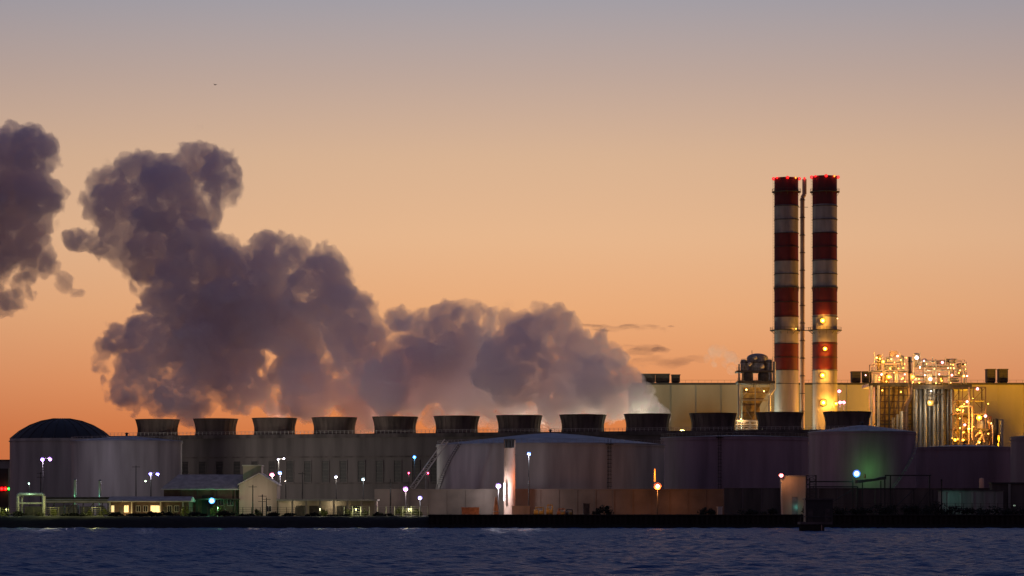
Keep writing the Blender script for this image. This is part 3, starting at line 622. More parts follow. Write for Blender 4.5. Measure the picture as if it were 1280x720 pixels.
# tall floodlight masts in the plant yard (their glow is on the hall, the chimney feet and the steam)
YARD = [(1049, 489, 1283, PINK, 1500, .5, 'pink lamp on a short mast right of the right chimney, upper one'), (1050, 503, 1280, PINK, 900, .5, 'left one of two small pink lamps at the right chimney foot'), (1055, 503, 1280, PINK, 900, .5, 'right one of two small pink lamps at the right chimney foot'),
        (1086, 541, 1300, (1, .44, .05), 52000, .9, 'yellow yard floodlight low behind the right end of the cooling tower'),
        (1248, 548, 1300, (1, .43, .015), 480000, .9, 'yellow yard floodlight low at the foot of the far right hall wall'),
        (1003, 541, 1256, (1, .42, .06), 27000, .7, 'yellow yard floodlight low between the two chimney feet'),
        (934, 543, 1285, (1, .86, .5), 14000, .8, 'pale yard floodlight low behind the silencer tower'),
        (853, 541, 1190, (1, .86, .5), 16000, .9, 'pale yard floodlight low behind the steam at the hall left half'),
        (885, 541, 1300, (.86, 1, .74), 62000, .6, 'greenish yard floodlight low before the hall, right of the tenth fan stack'),
        ] + [(px, 534, 1172 - (px - 197) * .11 + 36, c, e, .7, 'deck floodlight hidden behind the %s fan stack from the left' % w_) for px, c, e, w_ in (  # unseen lamps added behind the stacks to brighten the steam
        (347, (1, .5, .3), 2500, 'third'), (422, (1, .42, .16), 6000, 'fourth'), (498, (1, .5, .3), 3500, 'fifth'), (575, (1, .72, .5), 4200, 'sixth'), (655, (1, .84, .6), 7500, 'seventh'),
        (734, (1, .9, .62), 10500, 'eighth'), (813, (1, .95, .64), 7500, 'ninth'), (894, (.98, 1, .7), 3000, 'tenth'))]
for px, py, Y, c, e, r, lab in YARD:
    t = Thing('yard_floodlight', lab, 'floodlight', (X(px, Y), Y + 1, GZ), 'floodlights in the plant yard')
    p = P(px, py, Y)
    t.part('pole', MB().tube((p.x, Y + 1, GZ), (p.x, Y + 1, p.z + .5), .25, .15, 8), M['steel'])
    bulkhead(t, p, c, e, 12, r)

# ------------------------------------------------------------------ waterfront buildings, left
def window(t, wall, px, py, wpx, hpx, Y, lit, n=2):
    x, z = X(px, Y), Z(py, Y); w_, h_ = wpx / F * Y, hpx / F * Y
    fr = MB(); a, b, c, d = x - w_ / 2, x + w_ / 2, z - h_ / 2, z + h_ / 2
    for q in ((a - .12, a, c - .12, d + .12), (b, b + .12, c - .12, d + .12), (a, b, c - .12, c), (a, b, d, d + .12)): fr.box(q[0], q[1], Y - .16, Y - .002, q[2], q[3])
    for k in range(1, n): fr.box(a + w_ * k / n - .05, a + w_ * k / n + .05, Y - .12, Y - .002, c, d)
    o = t.part('window', fr, M['pale'])
    t.part('pane', MB().box(a, b, Y - .07, Y - .004, c, d), M['window_lit'] if lit else M['glass'], o)
def build_shed():
    Y = 830; x0, x1 = X(137, Y), X(236, Y)
    t = Thing('long_shed', 'long low brown shed with lit windows on the left bank', 'shed', ((x0 + x1) / 2, Y, GZ))
    zt = Z(627.5, Y); w_ = t.part('wall', MB().box(x0, x1, Y, Y + 11, GZ - .2, zt), M['brown'])
    t.part('roof', MB().prism([(Y - 1, zt), (Y + 12, zt), (Y + 12, zt + .5), (Y + 5.5, zt + 1.5), (Y - 1, zt + .35)], 0, 1).__class__() .add(
        [(x, y, z) for x in (x0 - .6, x1 + .6) for y, z in ((Y - 1, zt + .003), (Y + 12, zt + .003), (Y + 12, zt + .5), (Y + 5.5, zt + 1.6), (Y - 1, zt + .35))],
        [(0, 1, 2, 3, 4), (9, 8, 7, 6, 5)] + [(i, (i + 1) % 5, 5 + (i + 1) % 5, 5 + i) for i in range(5)]), M['shingle'])
    t.part('gutter', MB().tube((x0 - .6, Y - 1.08, zt + .16), (x1 + .6, Y - 1.08, zt + .16), .14, None, 6), M['pale'])
    for px, wp, n in ((141, 3.5, 1), (158, 5, 2), (194, 11, 2)): window(t, w_, px, 636, wp, 8, Y, True, n)
    for px in (173, 182, 212, 221): window(t, w_, px, 636, 5, 7, Y, False)
    for px in (149, 205): t.part('door', MB().box(X(px, Y), X(px + 4.5, Y), Y - .1, Y - .003, GZ, Z(634, Y)), M['dsteel'])
    for px in (138, 165, 201, 229): t.part('post', MB().box(X(px, Y) - .15, X(px, Y) + .15, Y - .9, Y - .6, GZ, zt), M['pale'])
    t.light((X(158, Y), Y - 2.2, Z(640, Y)), (1, .75, .3), 260, .3); t.light((X(194, Y), Y - 2.2, Z(641, Y)), (1, .75, .3), 220, .3)
build_shed()
def build_gable_house():
    Y = 842
    t = Thing('gabled_building', 'tan gabled building with long sloping grey roof and square roof box', 'building', (X(290, Y), Y, GZ))
    x0, xm, x1 = X(204, Y), X(299, Y), X(346, Y); xr = X(324, Y); ze = Z(612, Y); zr = Z(592.5, Y); zs = Z(606, Y)
    # gable end on the right, its ridge running back; long wing on the left with its roof sloping to the river
    v = [(xm, Y, GZ - .2), (x1, Y, GZ - .2), (x1, Y, zs), (xr, Y, zr), (xm, Y, zs)]; n = 5
    t.part('gable_wall', MB().add(v + [(x, y + 13, z) for x, y, z in v], [(0, 1, 2, 3, 4), (9, 8, 7, 6, 5)] + [(i, (i + 1) % 5, 5 + (i + 1) % 5, 5 + i) for i in range(5)]), M['tan'])
    rf = MB()
    for a, b, sg in (((xr, zr), (x1, zs), 1), ((xr, zr), (xm, zs), -1)):
        dx, dz = b[0] - a[0], b[1] - a[1]; e = (b[0] + dx * .08, b[1] + dz * .08)
        rf.add([(p[0], y, p[1] + q) for q in (.05, .4) for y in (Y - .5, Y + 13.5) for p in (a, e)], [(0, 1, 3, 2), (4, 6, 7, 5), (0, 4, 5, 1), (2, 3, 7, 6), (0, 2, 6, 4), (1, 5, 7, 3)])
    t.part('gable_roof', rf, M['shingle'], stuff=True)
    t.part('wing_wall', MB().box(x0, xm - .003, Y + 1.5, Y + 13, GZ - .2, ze), M['brown'])
    zw = Z(594, Y)
    t.part('wing_roof', MB().add([(x0 - .8, Y + .4, ze - .1), (xm + 1, Y + .4, ze - .1), (x0 + 3.4, Y + 9, zw), (xm + 5.5, Y + 9, zw), (x0 - .8, Y + 14, ze), (xm + 1, Y + 14, ze), (x0 - .8, Y + .4, ze + .25), (xm + 1, Y + .4, ze + .25), (x0 + 3.4, Y + 9, zw + .3), (xm + 5.5, Y + 9, zw + .3)],
        [(6, 7, 9, 8), (0, 1, 7, 6), (8, 9, 5, 4), (0, 6, 8, 4), (1, 5, 9, 7), (0, 4, 5, 1)]), M['shingle'])
    bx = t.part('roof_box', MB().box(X(303, Y), X(326, Y), Y + 2, Y + 8, Z(600, Y), Z(582.5, Y)), M['tan'])
    t.part('box_cap', MB().box(X(302, Y), X(327, Y), Y + 1.7, Y + 8.3, Z(582.5, Y) + .003, Z(581, Y)), M['pale'], bx)
    t.part('doorway', MB().box(X(252, Y), X(266, Y), Y + 1.35, Y + 1.497, GZ, Z(619, Y)), M['black'])
    for px in (232, 276, 288): window(t, None, px, 628, 7, 7, Y + 1.5, False)
    for px in (336,): window(t, None, px, 636, 6, 7, Y, False)
    for px in (226, 246, 270, 294): t.part('post', MB().box(X(px, Y) - .12, X(px, Y) + .12, Y + .5, Y + .8, GZ, ze - .1), M['dsteel'])
    t.part('canopy', MB().box(X(205, Y), X(300, Y), Y - 2.6, Y + 1.3, Z(624.6, Y), Z(623.4, Y)), M['dsteel'])
    bulkhead(t, (X(266, Y), Y - 2.9, Z(626, Y)), BLUE, 500, 16, .62, lc=(.1, 1., .35))
    bulkhead(t, (X(236, Y), Y - 2.9, Z(632.5, Y)), BLUE, 120, 12, .4, lc=(.7, .9, .2))
    t.light((X(322, Y), Y - 7, Z(618, Y)), (1, .8, .62), 900, .4)
build_gable_house()
def build_low_block():
    Y = 836; x0, x1 = X(347, Y), X(470, Y); zt = Z(624, Y)
    t = Thing('open_bay_building', 'low flat roofed building with pale roof edge and dark open bays', 'building', ((x0 + x1) / 2, Y, GZ))
    t.part('wall', MB().box(x0, x1, Y + 4, Y + 12, GZ - .2, zt - .5), M['tan'])
    t.part('roof', MB().box(x0 - .4, x1 + .4, Y - .4, Y + 12.4, zt - .497, zt), M['pale'])
    for k in range(8): t.part('pillar', MB().box(x0 + k * (x1 - x0 - .5) / 7, x0 + .5 + k * (x1 - x0 - .5) / 7, Y, Y + .5, GZ - .2, zt - .5), M['tan'])
    for k in range(7):
        a = x0 + .9 + k * (x1 - x0 - .5) / 7
        if k in (1, 2, 4, 5): t.part('door', MB().box(a, a + 2.8, Y + 3.8, Y + 3.997, GZ, GZ + 3), M['dsteel'])
    t.light((X(415, Y), Y + 1.5, zt - 1.2), (1, .9, .6), 160, .3); t.light((X(365, Y), Y + 1.5, zt - 1.2), (1, .9, .6), 100, .3)
build_low_block()
def build_pipe_portal():
    Y = 822; t = Thing('pipe_portal', 'pale green double pipe portal at the left end of the bank', 'pipe portal', (X(38, Y), Y, GZ))
    t.part('pipe', MB().path([P(22, 648, Y), P(22, 620, Y), P(24, 618, Y), P(53, 618, Y), P(55, 620, Y), P(55, 648, Y)], .5, 10), M['silver'], smooth=True)
    t.part('pipe', MB().path([P(27, 648, Y + 1.6), P(27, 622, Y + 1.6), P(29, 620, Y + 1.6)], .4, 10), M['silver'], smooth=True)
    t.part('crossbeam', MB().beam(P(20, 629, Y + .8), P(57, 629, Y + .8), .45), M['pale'])
    t.part('gate', MB().box(X(30, Y), X(52, Y), Y + 1, Y + 1.2, GZ, Z(633, Y)), M['dsteel'])
    t.part('flange', MB().ring(P(22, 634, Y), .45, .75, -.1, .1, 12), M['steel']); t.part('flange', MB().ring(P(55, 634, Y), .45, .75, -.1, .1, 12), M['steel'])
    t.light((X(36, Y), Y - 4, Z(610, Y)), (.55, 1, .55), 420, .4)
build_pipe_portal()
def build_pipe_rack():
    Y = 838; t = Thing('pipe_bridge', 'thin legged pipe bridge between the pipe portal and the shed', 'pipe rack', (X(96, Y), Y, GZ))
    for px in (60, 68, 80, 92, 104, 117, 128, 135): t.part('leg', MB().beam(P(px, 648, Y), P(px, 622, Y), .28), M['dsteel'])
    for py, m in ((622.5, 'dsteel'), (624.8, 'silver'), (627.4, 'pale')): t.part('pipe', MB().tube(P(57, py, Y - .3), P(137, py, Y - .3), .3, None, 8), M[m], smooth=True)
    for a, b in ((60, 68), (80, 92), (104, 117)): t.part('brace', MB().beam(P(a, 646, Y), P(b, 629, Y), .2), M['dsteel'])
    Y2 = 846; 
    for x0, x1, y0 in ((72, 79, 632), (82, 97, 631), (100, 112, 633), (120, 130, 632)): t.part('wall_panel', MB().box(X(x0, Y2), X(x1, Y2), Y2, Y2 + 3, GZ, Z(y0, Y2)), M['conc'])
    t.light((X(66, 816), 813, Z(632, 813)), (.9, .9, .3), 1100, .3); t.light((X(120, 816), 814, Z(632, 814)), (.9, .9, .3), 1100, .3)
build_pipe_rack()
def marker(px, y0, y1, Y, label, c, e):
    p = P(px, y0, Y); t = Thing('marker_column', label, 'column', (p.x, Y, GZ))
    t.part('column', MB().tube((p.x, Y, GZ), (p.x, Y, p.z), .42, None, 12), M['silver'], smooth=True); t.part('cap', MB().tube((p.x, Y, p.z + .002), (p.x, Y, p.z + .35), .55, .3, 12), M['steel'])
    t.part('base_plate', MB().box(p.x - .9, p.x + .9, Y - .9, Y + .9, GZ, GZ + .25), M['conc'])
    t.light((p.x - 1.8, Y - 2.2, Z(y1, Y)), c, e, .3)
marker(94, 600, 622, 850, 'brightly green lit slim column in front of the flat left tank', (.3, 1, .5), 260)
marker(125, 601, 620, 852, 'dim teal lit slim column right of the bright green one', (.3, 1, .75), 90)

def build_far_left():
    Y = 1080; t = Thing('control_building', 'dark building at the far left edge with red signal lamps', 'building', (X(-10, Y), Y, GZ))
    t.part('wall', MB().box(X(-60, Y), X(13, Y), Y, Y + 15, GZ, Z(576, Y)), M['conc'])
    t.part('roof', MB().box(X(-61, Y), X(14, Y), Y - .5, Y + 15.5, Z(576, Y) + .003, Z(574.5, Y)), M['dsteel'])
    t.part('lower_wing', MB().box(X(-60, Y), X(15, Y), Y - 8, Y - .003, GZ, Z(586, Y)), M['black'])
    for px, c in ((2, RED), (6.5, RED), (11, (.1, 1, .2))): bulkhead(t, P(px, 611, Y - 9), c, 90, 5, .55 if c == RED else .4)
build_far_left()

# ------------------------------------------------------------------ centre: containment wall, column, boom, pumps
def build_walls():
    Y = 862; x0, x1 = X(468, Y), X(905, Y); seg = 12; n = 19
    t = Thing('containment_wall', 'low concrete containment wall of panels at the foot of the widest tank', 'wall', ((x0 + x1) / 2, Y, GZ))
    me = None; wd = (x1 - x0) / n
    for k in range(n):
        if me is None:
            o = t.part('panel', MB().box(x0 + .02, x0 + wd - .02, Y, Y + .6, GZ - .2, Z(612.5, Y)), M['wall']); me = o.data
        else: o = bpy.data.objects.new('panel', me); COL.objects.link(o); o.parent = t.o; o.location = (k * wd, 0, 0)
        if k: 
            q = bpy.data.objects.new('pilaster', pil.data) if k > 1 else None
            if k == 1: pil = t.part('pilaster', MB().box(x0 + wd - .2, x0 + wd + .2, Y - .12, Y - .003, GZ - .2, Z(612, Y)), M['wall'])
            else: COL.objects.link(q); q.parent = t.o; q.location = ((k - 1) * wd, 0, 0)
    t.part('coping', MB().box(x0, x1, Y - .15, Y + .75, Z(612.5, Y) + .003, Z(611.2, Y)), M['wall'])
    Y = 876; x0, x1 = X(905, Y), X(1330, Y)
    t = Thing('yard_wall', 'dark greenish yard wall behind the right bank', 'wall', ((x0 + x1) / 2, Y, GZ))
    me = None; n = 18; wd = (x1 - x0) / n
    for k in range(n):
        if me is None: o = t.part('panel', MB().box(x0 + .06, x0 + wd - .06, Y, Y + .5, GZ - .2, Z(611, Y)), M['conc_dark']); me = o.data
        else: o = bpy.data.objects.new('panel', me); COL.objects.link(o); o.parent = t.o; o.location = (k * wd, 0, 0)
    t.part('coping', MB().box(x0, x1, Y - .2, Y + .7, Z(611, Y) + .003, Z(610, Y)), M['conc_dark'])
build_walls()
def build_column():
    Y = 857; c = P(637, 633, Y); r = 7 / F * Y
    t = Thing('vent_column', 'tall buff column with dark slotted top in front of the widest tank', 'column', (c.x, Y, GZ))
    C = (c.x, Y, GZ); zt = Z(560, Y) - GZ
    t.part('shaft', MB().lathe(C, [(r * 1.1, 0), (r * 1.02, 1), (r, zt * .5), (r, zt)], 32), M['vent'], smooth=True)
    t.part('cap', MB().lathe((C[0], C[1], Z(549, Y)), [(r * 1.05, -.3), (r * 1.05, 0), (.01, .15)], 32), M['black'])
    for k in range(10):
        a = 2 * math.pi * k / 10; t.part('slat', MB().beam((C[0] + r * .95 * math.cos(a), C[1] + r * .95 * math.sin(a), GZ + zt), (C[0] + r * .95 * math.cos(a), C[1] + r * .95 * math.sin(a), Z(549, Y) - .3), .3), M['vent'] if k % 5 == 0 else M['black'])
    t.part('core', MB().lathe((C[0], C[1], GZ + zt - .1), [(r * .7, 0), (r * .7, Z(549, Y) - GZ - zt)], 20), M['black'])
    for z in (.25, .5, .75): t.part('band', MB().ring((C[0], C[1], GZ + zt * z), r * .99, r * 1.05, -.12, .12, 32), M['vent'])
    t.part('inspection_arm', MB().beam(P(644, 568, Y), P(657, 568, Y), .25), M['dsteel'])
    t.part('rod', MB().tube(P(630.5, 604, Y - 2.5), P(630.5, 626, Y - 2.5), .32, None, 8), M['lens_back'])
    t.part('stay', MB().beam(P(630.5, 615, Y - 2.4), P(634, 615, Y - 1), .15), M['dsteel'])
    t.light(P(629, 612, Y - 4.2), (.9, .85, 1), 130, .2)
    t.light(P(656, 600, Y - 3), (1, .30, .10), 1100, .3); t.light(P(618, 600, Y - 5), (1, .8, .7), 500, .3)
build_column()
def build_boom():
    Y = 900; t = Thing('inclined_walkway', 'pale inclined walkway boom climbing to the left rim of the widest tank', 'walkway', (X(522, Y), Y, GZ))
    a, b = P(517, 612, Y), P(560, 552, Y); d = b - a; up = Vector((-d.z, 0, d.x)).normalized() * 1.3
    for o_ in (0, 1.8):
        t.part('chord', MB().beam(a + Vector((0, o_, 0)), b + Vector((0, o_, 0)), .3), M['pale']); t.part('chord', MB().beam(a + up + Vector((0, o_, 0)), b + up + Vector((0, o_, 0)), .22), M['pale'])
    n = 11; lw = MB()
    for k in range(n):
        p = a + d * (k / n); q = a + d * ((k + 1) / n); lw.tube(p, p + up, .1, None, 4); lw.tube(p + up, q, .08, None, 4); lw.tube(p, p + Vector((0, 1.8, 0)), .12, None, 4)
    t.part('lacing', lw, M['pale'], stuff=True)
    t.part('tread_plate', MB().add([a + Vector((0, .2, .1)), b + Vector((0, .2, .1)), b + Vector((0, 1.6, .1)), a + Vector((0, 1.6, .1)), a + Vector((0, .2, .2)), b + Vector((0, .2, .2)), b + Vector((0, 1.6, .2)), a + Vector((0, 1.6, .2))], [(0, 1, 2, 3), (7, 6, 5, 4), (0, 4, 5, 1), (1, 5, 6, 2), (2, 6, 7, 3), (3, 7, 4, 0)]), M['steel'])
    for px in (518, 532): t.part('leg', MB().beam((X(px, Y), Y + .9, GZ), (X(px, Y), Y + .9, (a + d * ((px - 517) / 43)).z), .3), M['steel'])
build_boom()
def pump_skid(px, Y, w_, h_, m, label, kind):
    p = P(px, 640, Y); wm, hm = w_ / F * Y, h_ / F * Y; x = p.x
    t = Thing({'pump': 'pump_skid', 'crate': 'equipment_cabinet', 'cone': 'pointed_hopper', 'valve': 'valve_station'}[kind], label, 'equipment', (x, Y, GZ))
    if kind == 'crate':
        t.part('cabinet', MB().box(x - wm / 2, x + wm / 2, Y, Y + 2.5, GZ + .25, GZ + hm), M[m]); t.part('plinth', MB().box(x - wm / 2 - .2, x + wm / 2 + .2, Y - .2, Y + 2.7, GZ - .1, GZ + .247), M['conc'])
        t.part('lid', MB().box(x - wm / 2 - .15, x + wm / 2 + .15, Y - .15, Y + 2.65, GZ + hm + .003, GZ + hm + .2), M[m])
        k = max(2, int(wm / 1.1))
        for i in range(k): t.part('door', MB().box(x - wm / 2 + .08 + i * wm / k, x - wm / 2 - .08 + (i + 1) * wm / k, Y - .1, Y - .003, GZ + .4, GZ + hm - .15), M[m])
    elif kind == 'cone':
        t.part('hopper', MB().lathe((x, Y, GZ), [(wm / 2, 0), (wm / 2, hm * .25), (wm * .14, hm), (.01, hm)], 16), M[m], smooth=True)
        t.part('collar', MB().ring((x, Y, GZ + hm * .25), wm / 2 - .02, wm / 2 + .12, -.1, .1, 16), M['steel'])
    else:
        t.part('skid', MB().box(x - wm / 2, x + wm / 2, Y, Y + 2.2, GZ - .1, GZ + .4), M['dsteel'])
        t.part('casing', MB().tube((x - wm * .3, Y + 1.1, GZ + hm * .45), (x + wm * .05, Y + 1.1, GZ + hm * .45), hm * .32, None, 16), M[m], smooth=True)
        t.part('motor', MB().tube((x + wm * .1, Y + 1.1, GZ + hm * .4), (x + wm * .42, Y + 1.1, GZ + hm * .4), hm * .24, None, 14), M['yellow'], smooth=True)
        t.part('pipe', MB().path([(x - wm * .15, Y + 1.1, GZ + hm * .7), (x - wm * .15, Y + 1.1, GZ + hm), (x + wm * .45, Y + 1.1, GZ + hm), (x + wm * .45, Y + 1.1, GZ)], .18, 8), M[m], smooth=True)
        t.part('wheel', MB().ring((x + wm * .2, Y + .6, GZ + hm * .95), .25, .45, -.05, .05, 12), M['red'])
    return t
pump_skid(588, 845, 22, 10, 'orange', 'low orange red cabinet left of the white lamp', 'crate').light(P(594, 630, 838), (1, .35, .1), 230, .3)  # bare orange lights added at the skids, no lamp stands there
pump_skid(620, 836, 7, 24, 'orange', 'pointed orange hopper beside the white lit rod', 'cone').light(P(618, 630, 830), (1, .4, .15), 120, .3)
pump_skid(651, 838, 22, 12, 'vent', 'buff ribbed cabinet at the foot of the buff column', 'crate')
pump_skid(672, 832, 16, 11, 'yellow', 'yellow pump skid right of the tall thin lamp pole', 'pump').light(P(668, 630, 825), (1, .5, .15), 420, .3)
pump_skid(686, 832, 10, 14, 'yellow', 'taller yellow valve station next to the pump skid', 'valve')
pump_skid(700, 834, 13, 9, 'orange', 'orange pump skid farthest right of the lit group', 'pump').light(P(694, 630, 826), (1, .4, .12), 260, .3)
pump_skid(733, 840, 8, 15, 'dsteel', 'narrow dark cabinet against the orange lit wall', 'crate')
pump_skid(710, 845, 12, 8, 'dsteel', 'small dark pump skid left of the narrow dark cabinet', 'pump')
pump_skid(900, 842, 6, 11, 'silver', 'small pale cabinet among dark bushes right of the orange lamp', 'crate')

# ------------------------------------------------------------------ right: hut, gantry, small tanks
def build_hut():
    Y = 850; t = Thing('pump_hut', 'pale hut with sloping side lit orange by its corner lamp', 'hut', (X(991, Y), Y, GZ))
    x0, x1 = X(977, Y), X(1007, Y); zt = Z(596, Y)
    t.part('wall', MB().prism([(x0 + .5, GZ - .2), (x1, GZ - .2), (x1, zt), (x0, zt)], Y, Y + 6), M['tan'])
    t.part('roof', MB().box(x0 - .4, x1 + .4, Y - .4, Y + 6.4, zt + .003, zt + .35), M['conc'])
    t.part('door', MB().box(X(990, Y), X(997, Y), Y - .1, Y - .003, GZ, Z(621, Y)), M['steel'])
    t.part('corner_post', MB().beam((x0 + .1, Y - .2, GZ), (x0 - .05, Y - .2, zt), .2), M['pale'])
    bulkhead(t, (x0 - .3, Y - 2.4, Z(594.5, Y)), PINK, 900, 12, .42, lc=(1, .40, .14))
    t.light((X(996, Y), Y - 2, Z(634, Y)), (.2, 1, .8), 22, .2)
build_hut()
def build_gantry():
    Y = 846; t = Thing('pipe_gantry', 'dark pipe gantry of posts and beams in front of the green lit tank', 'gantry', (X(1085, Y), Y, GZ))
    for px, top in ((1012, 597), (1020, 608), (1066, 594), (1072, 608), (1106, 596), (1113, 594), (1142, 611), (1162, 594), (1166, 612)): t.part('post', MB().beam(P(px, 648, Y), P(px, top, Y), .35), M['black'])
    for a, b, py in ((1012, 1072, 608.5), (1106, 1164, 594.3), (1072, 1145, 611), (1012, 1066, 602)): t.part('beam', MB().beam(P(a, py, Y - .2), P(b, py, Y - .2), .35), M['black'])
    t.part('tank_cover', MB().prism([(X(1074, Y), Z(600, Y)), (X(1096, Y), Z(598, Y)), (X(1110, Y), Z(594.8, Y)), (X(1110, Y), Z(599, Y)), (X(1074, Y), Z(604, Y))], Y + 4, Y + 10), M['dsteel'])
    for px in (1078, 1101): t.part('post', MB().beam(P(px, 648, Y + 6), P(px, 601, Y + 6), .3), M['black'])
    for a, b in ((1113, 1142), (1142, 1162), (1020, 1066)): t.part('brace', MB().beam(P(a, 640, Y), P(b, 612, Y), .2), M['black'])
    t.part('valve', MB().tube(P(1081, 598, Y + 3), P(1081, 592.5, Y + 3), .3, None, 8), M['yellow'])
    bulkhead(t, P(1071, 592, Y - 1), BLUE, 0, 16, .75)
    t.light(P(1090, 588, 907), (.22, 1, .2), 620, .5); t.light(P(1071, 596, Y - 2.2), (.3, 1, .6), 130, .4)
build_gantry()
def build_small_tanks():
    Y = 860; t = Thing('settling_basin', 'low teal grey basin wall behind a black post at the right', 'basin', (X(1205, Y), Y, GZ))
    t.part('wall', MB().box(X(1178, Y), X(1254, Y), Y, Y + 9, GZ - .2, Z(614, Y)), M['conc'])
    t.part('coping', MB().box(X(1177, Y), X(1255, Y), Y - .3, Y + 9.3, Z(614, Y) + .003, Z(612.5, Y)), M['conc_dark'])
    for k in range(5): t.part('buttress', MB().box(X(1184 + k * 15, Y), X(1186.5 + k * 15, Y), Y - .5, Y - .003, GZ - .2, Z(616, Y)), M['conc'])
    t.light((X(1192, Y), Y - 4, Z(622, Y)), (.25, 1, .8), 70, .3)
    Y = 852
    p = P(1177, 600, Y); q = Thing('black_post', 'tall thin black post at the left end of the teal basin', 'post', (p.x, Y, GZ))
    q.part('pole', MB().tube((p.x, Y, GZ), (p.x, Y, p.z), .2, None, 8), M['black']); q.part('cap', MB().ball((p.x, Y, p.z), .3, 8), M['black'])
    q.part('base', MB().box(p.x - .5, p.x + .5, Y - .5, Y + .5, GZ - .1, GZ + .3), M['conc_dark'])
    p = P(1227, 598, 884); q = Thing('vent_drum', 'small pinkish upright drum standing above the right yard wall', 'drum', (p.x, 884, GZ))
    q.part('drum', MB().lathe((p.x, 884, Z(610, 884)), [(.75, 0), (.75, 2.6), (.5, 3), (.01, 3.1)], 16), M['vent'], smooth=True)
    q.part('stand', MB().tube((p.x, 884, GZ), (p.x, 884, Z(610, 884)), .5, None, 10), M['dsteel'])
    q.light(P(1224, 600, 881), (1, .4, .3), 12, .2)
    p = P(1268, 632, 840); q = Thing('bollard_lamp', 'tiny pale bollard lamp by the right edge of the bank', 'lamp', (p.x, 840, GZ))
    q.part('post', MB().tube((p.x, 840, GZ), (p.x, 840, p.z), .15, None, 8), M['steel']); q.part('bulb', MB().ball(p, .28, 8), lens((.6, .8, .6), .5))
    Y = 870
    q = Thing('storage_shed', 'dark flat shed by the right edge of the bank', 'shed', (X(1262, Y), Y, GZ))
    q.part('wall', MB().box(X(1240, Y), X(1320, Y), Y, Y + 5, GZ - .2, Z(605, Y)), M['conc_dark']); q.part('roof', MB().box(X(1239, Y), X(1321, Y), Y - .4, Y + 5.4, Z(605, Y) + .003, Z(603, Y)), M['black'])
    q.part('pillar', MB().box(X(1260, Y), X(1263, Y), Y - .4, Y - .003, GZ, Z(605, Y)), M['conc'])
build_small_tanks()

# ------------------------------------------------------------------ pier platform in the water
def build_pier():
    Y = 705; t = Thing('pier_platform', 'black piled platform with a cabin and lattice mast standing in the water', 'pier', (X(1020, Y), Y, 0))
    for px in (1003, 1011, 1019, 1027):
        for yy in (0, 4): t.part('pile', MB().tube((X(px, Y), Y + yy, -2), (X(px, Y), Y + yy, Z(655, Y)), .42, None, 10), M['pile'], smooth=True)
    t.part('fender', MB().box(X(1000.5, Y), X(1030, Y), Y - .9, Y - .45, -.5, Z(656.5, Y)), M['pile'])
    t.part('deck', MB().box(X(1000, Y), X(1040, Y), Y - 1, Y + 6, Z(655.5, Y), Z(652.5, Y)), M['conc_dark'])
    cb = t.part('cabin', MB().box(X(1007, Y), X(1041, Y), Y, Y + 5, Z(652.5, Y) + .003, Z(625, Y)), M['black'])
    t.part('cabin_roof', MB().box(X(1006, Y), X(1042, Y), Y - .4, Y + 5.4, Z(625, Y) + .003, Z(623, Y)), M['dsteel'])
    for a, b in ((1010, 1016), (1031, 1037)): t.part('cabin_door', MB().box(X(a, Y), X(b, Y), Y - .1, Y - .003, Z(652, Y), Z(636, Y)), M['dsteel'])
    t.part('hand_rail', MB().path([P(1001, 652.5, Y - .8), P(1001, 646, Y - .8), P(1040, 646, Y - .8), P(1040, 652.5, Y - .8)], .08, 6), M['dsteel'])
    xs = (X(1009, Y), X(1021, Y))
    for x in xs:
        for yy in (1, 3): t.part('mast_leg', MB().beam((x, Y + yy, Z(623, Y)), (x, Y + yy, Z(594, Y)), .16), M['black'])
    lc_ = MB(); zz = np.linspace(Z(623, Y), Z(594, Y), 6)
    for a, b in zip(zz, zz[1:]): lc_.tube((xs[0], Y + 1, a), (xs[1], Y + 1, b), .06, None, 4); lc_.tube((xs[1], Y + 1, a), (xs[0], Y + 1, b), .06, None, 4); lc_.tube((xs[0], Y + 1, b), (xs[1], Y + 1, b), .07, None, 4)
    t.part('mast_lacing', lc_, M['black'], stuff=True)
    t.part('ladder', MB().path([P(1027, 656, Y - 1.0), P(1027, 666, Y - 1.0)], .12, 6), M['vent'])
build_pier()

# ------------------------------------------------------------------ seawall and fences
def build_seawall():
    x0, x1 = X(536, 800), X(1320, 800); Y = 800.6; zt = Z(643.5, 803)
    t = Thing('seawall', 'dark sheet piled seawall along the right two thirds of the bank', 'wall', ((x0 + x1) / 2, Y, 0))
    mb = MB(); pts = []; x = x0; k = 0
    while x < x1: pts += [(x, Y), (x + .5, Y), (x + .7, Y - .4), (x + 1.2, Y - .4)]; x += 1.4
    n = len(pts); v = [(a, b, -2) for a, b in pts] + [(a, b, zt - .3) for a, b in pts] + [(a, Y + 1.5, zt - .3) for a, b in pts]
    mb.add(v, [(i, i + 1, n + i + 1, n + i) for i in range(n - 1)] + [(n + i, n + i + 1, 2 * n + i + 1, 2 * n + i) for i in range(n - 1)])
    t.part('sheet_piling', mb, M['pile'])
    t.part('capping_beam', MB().box(x0 - .2, x1, Y - .6, Y + 6.5, zt - .297, zt + .1), M['pile'])
build_seawall()
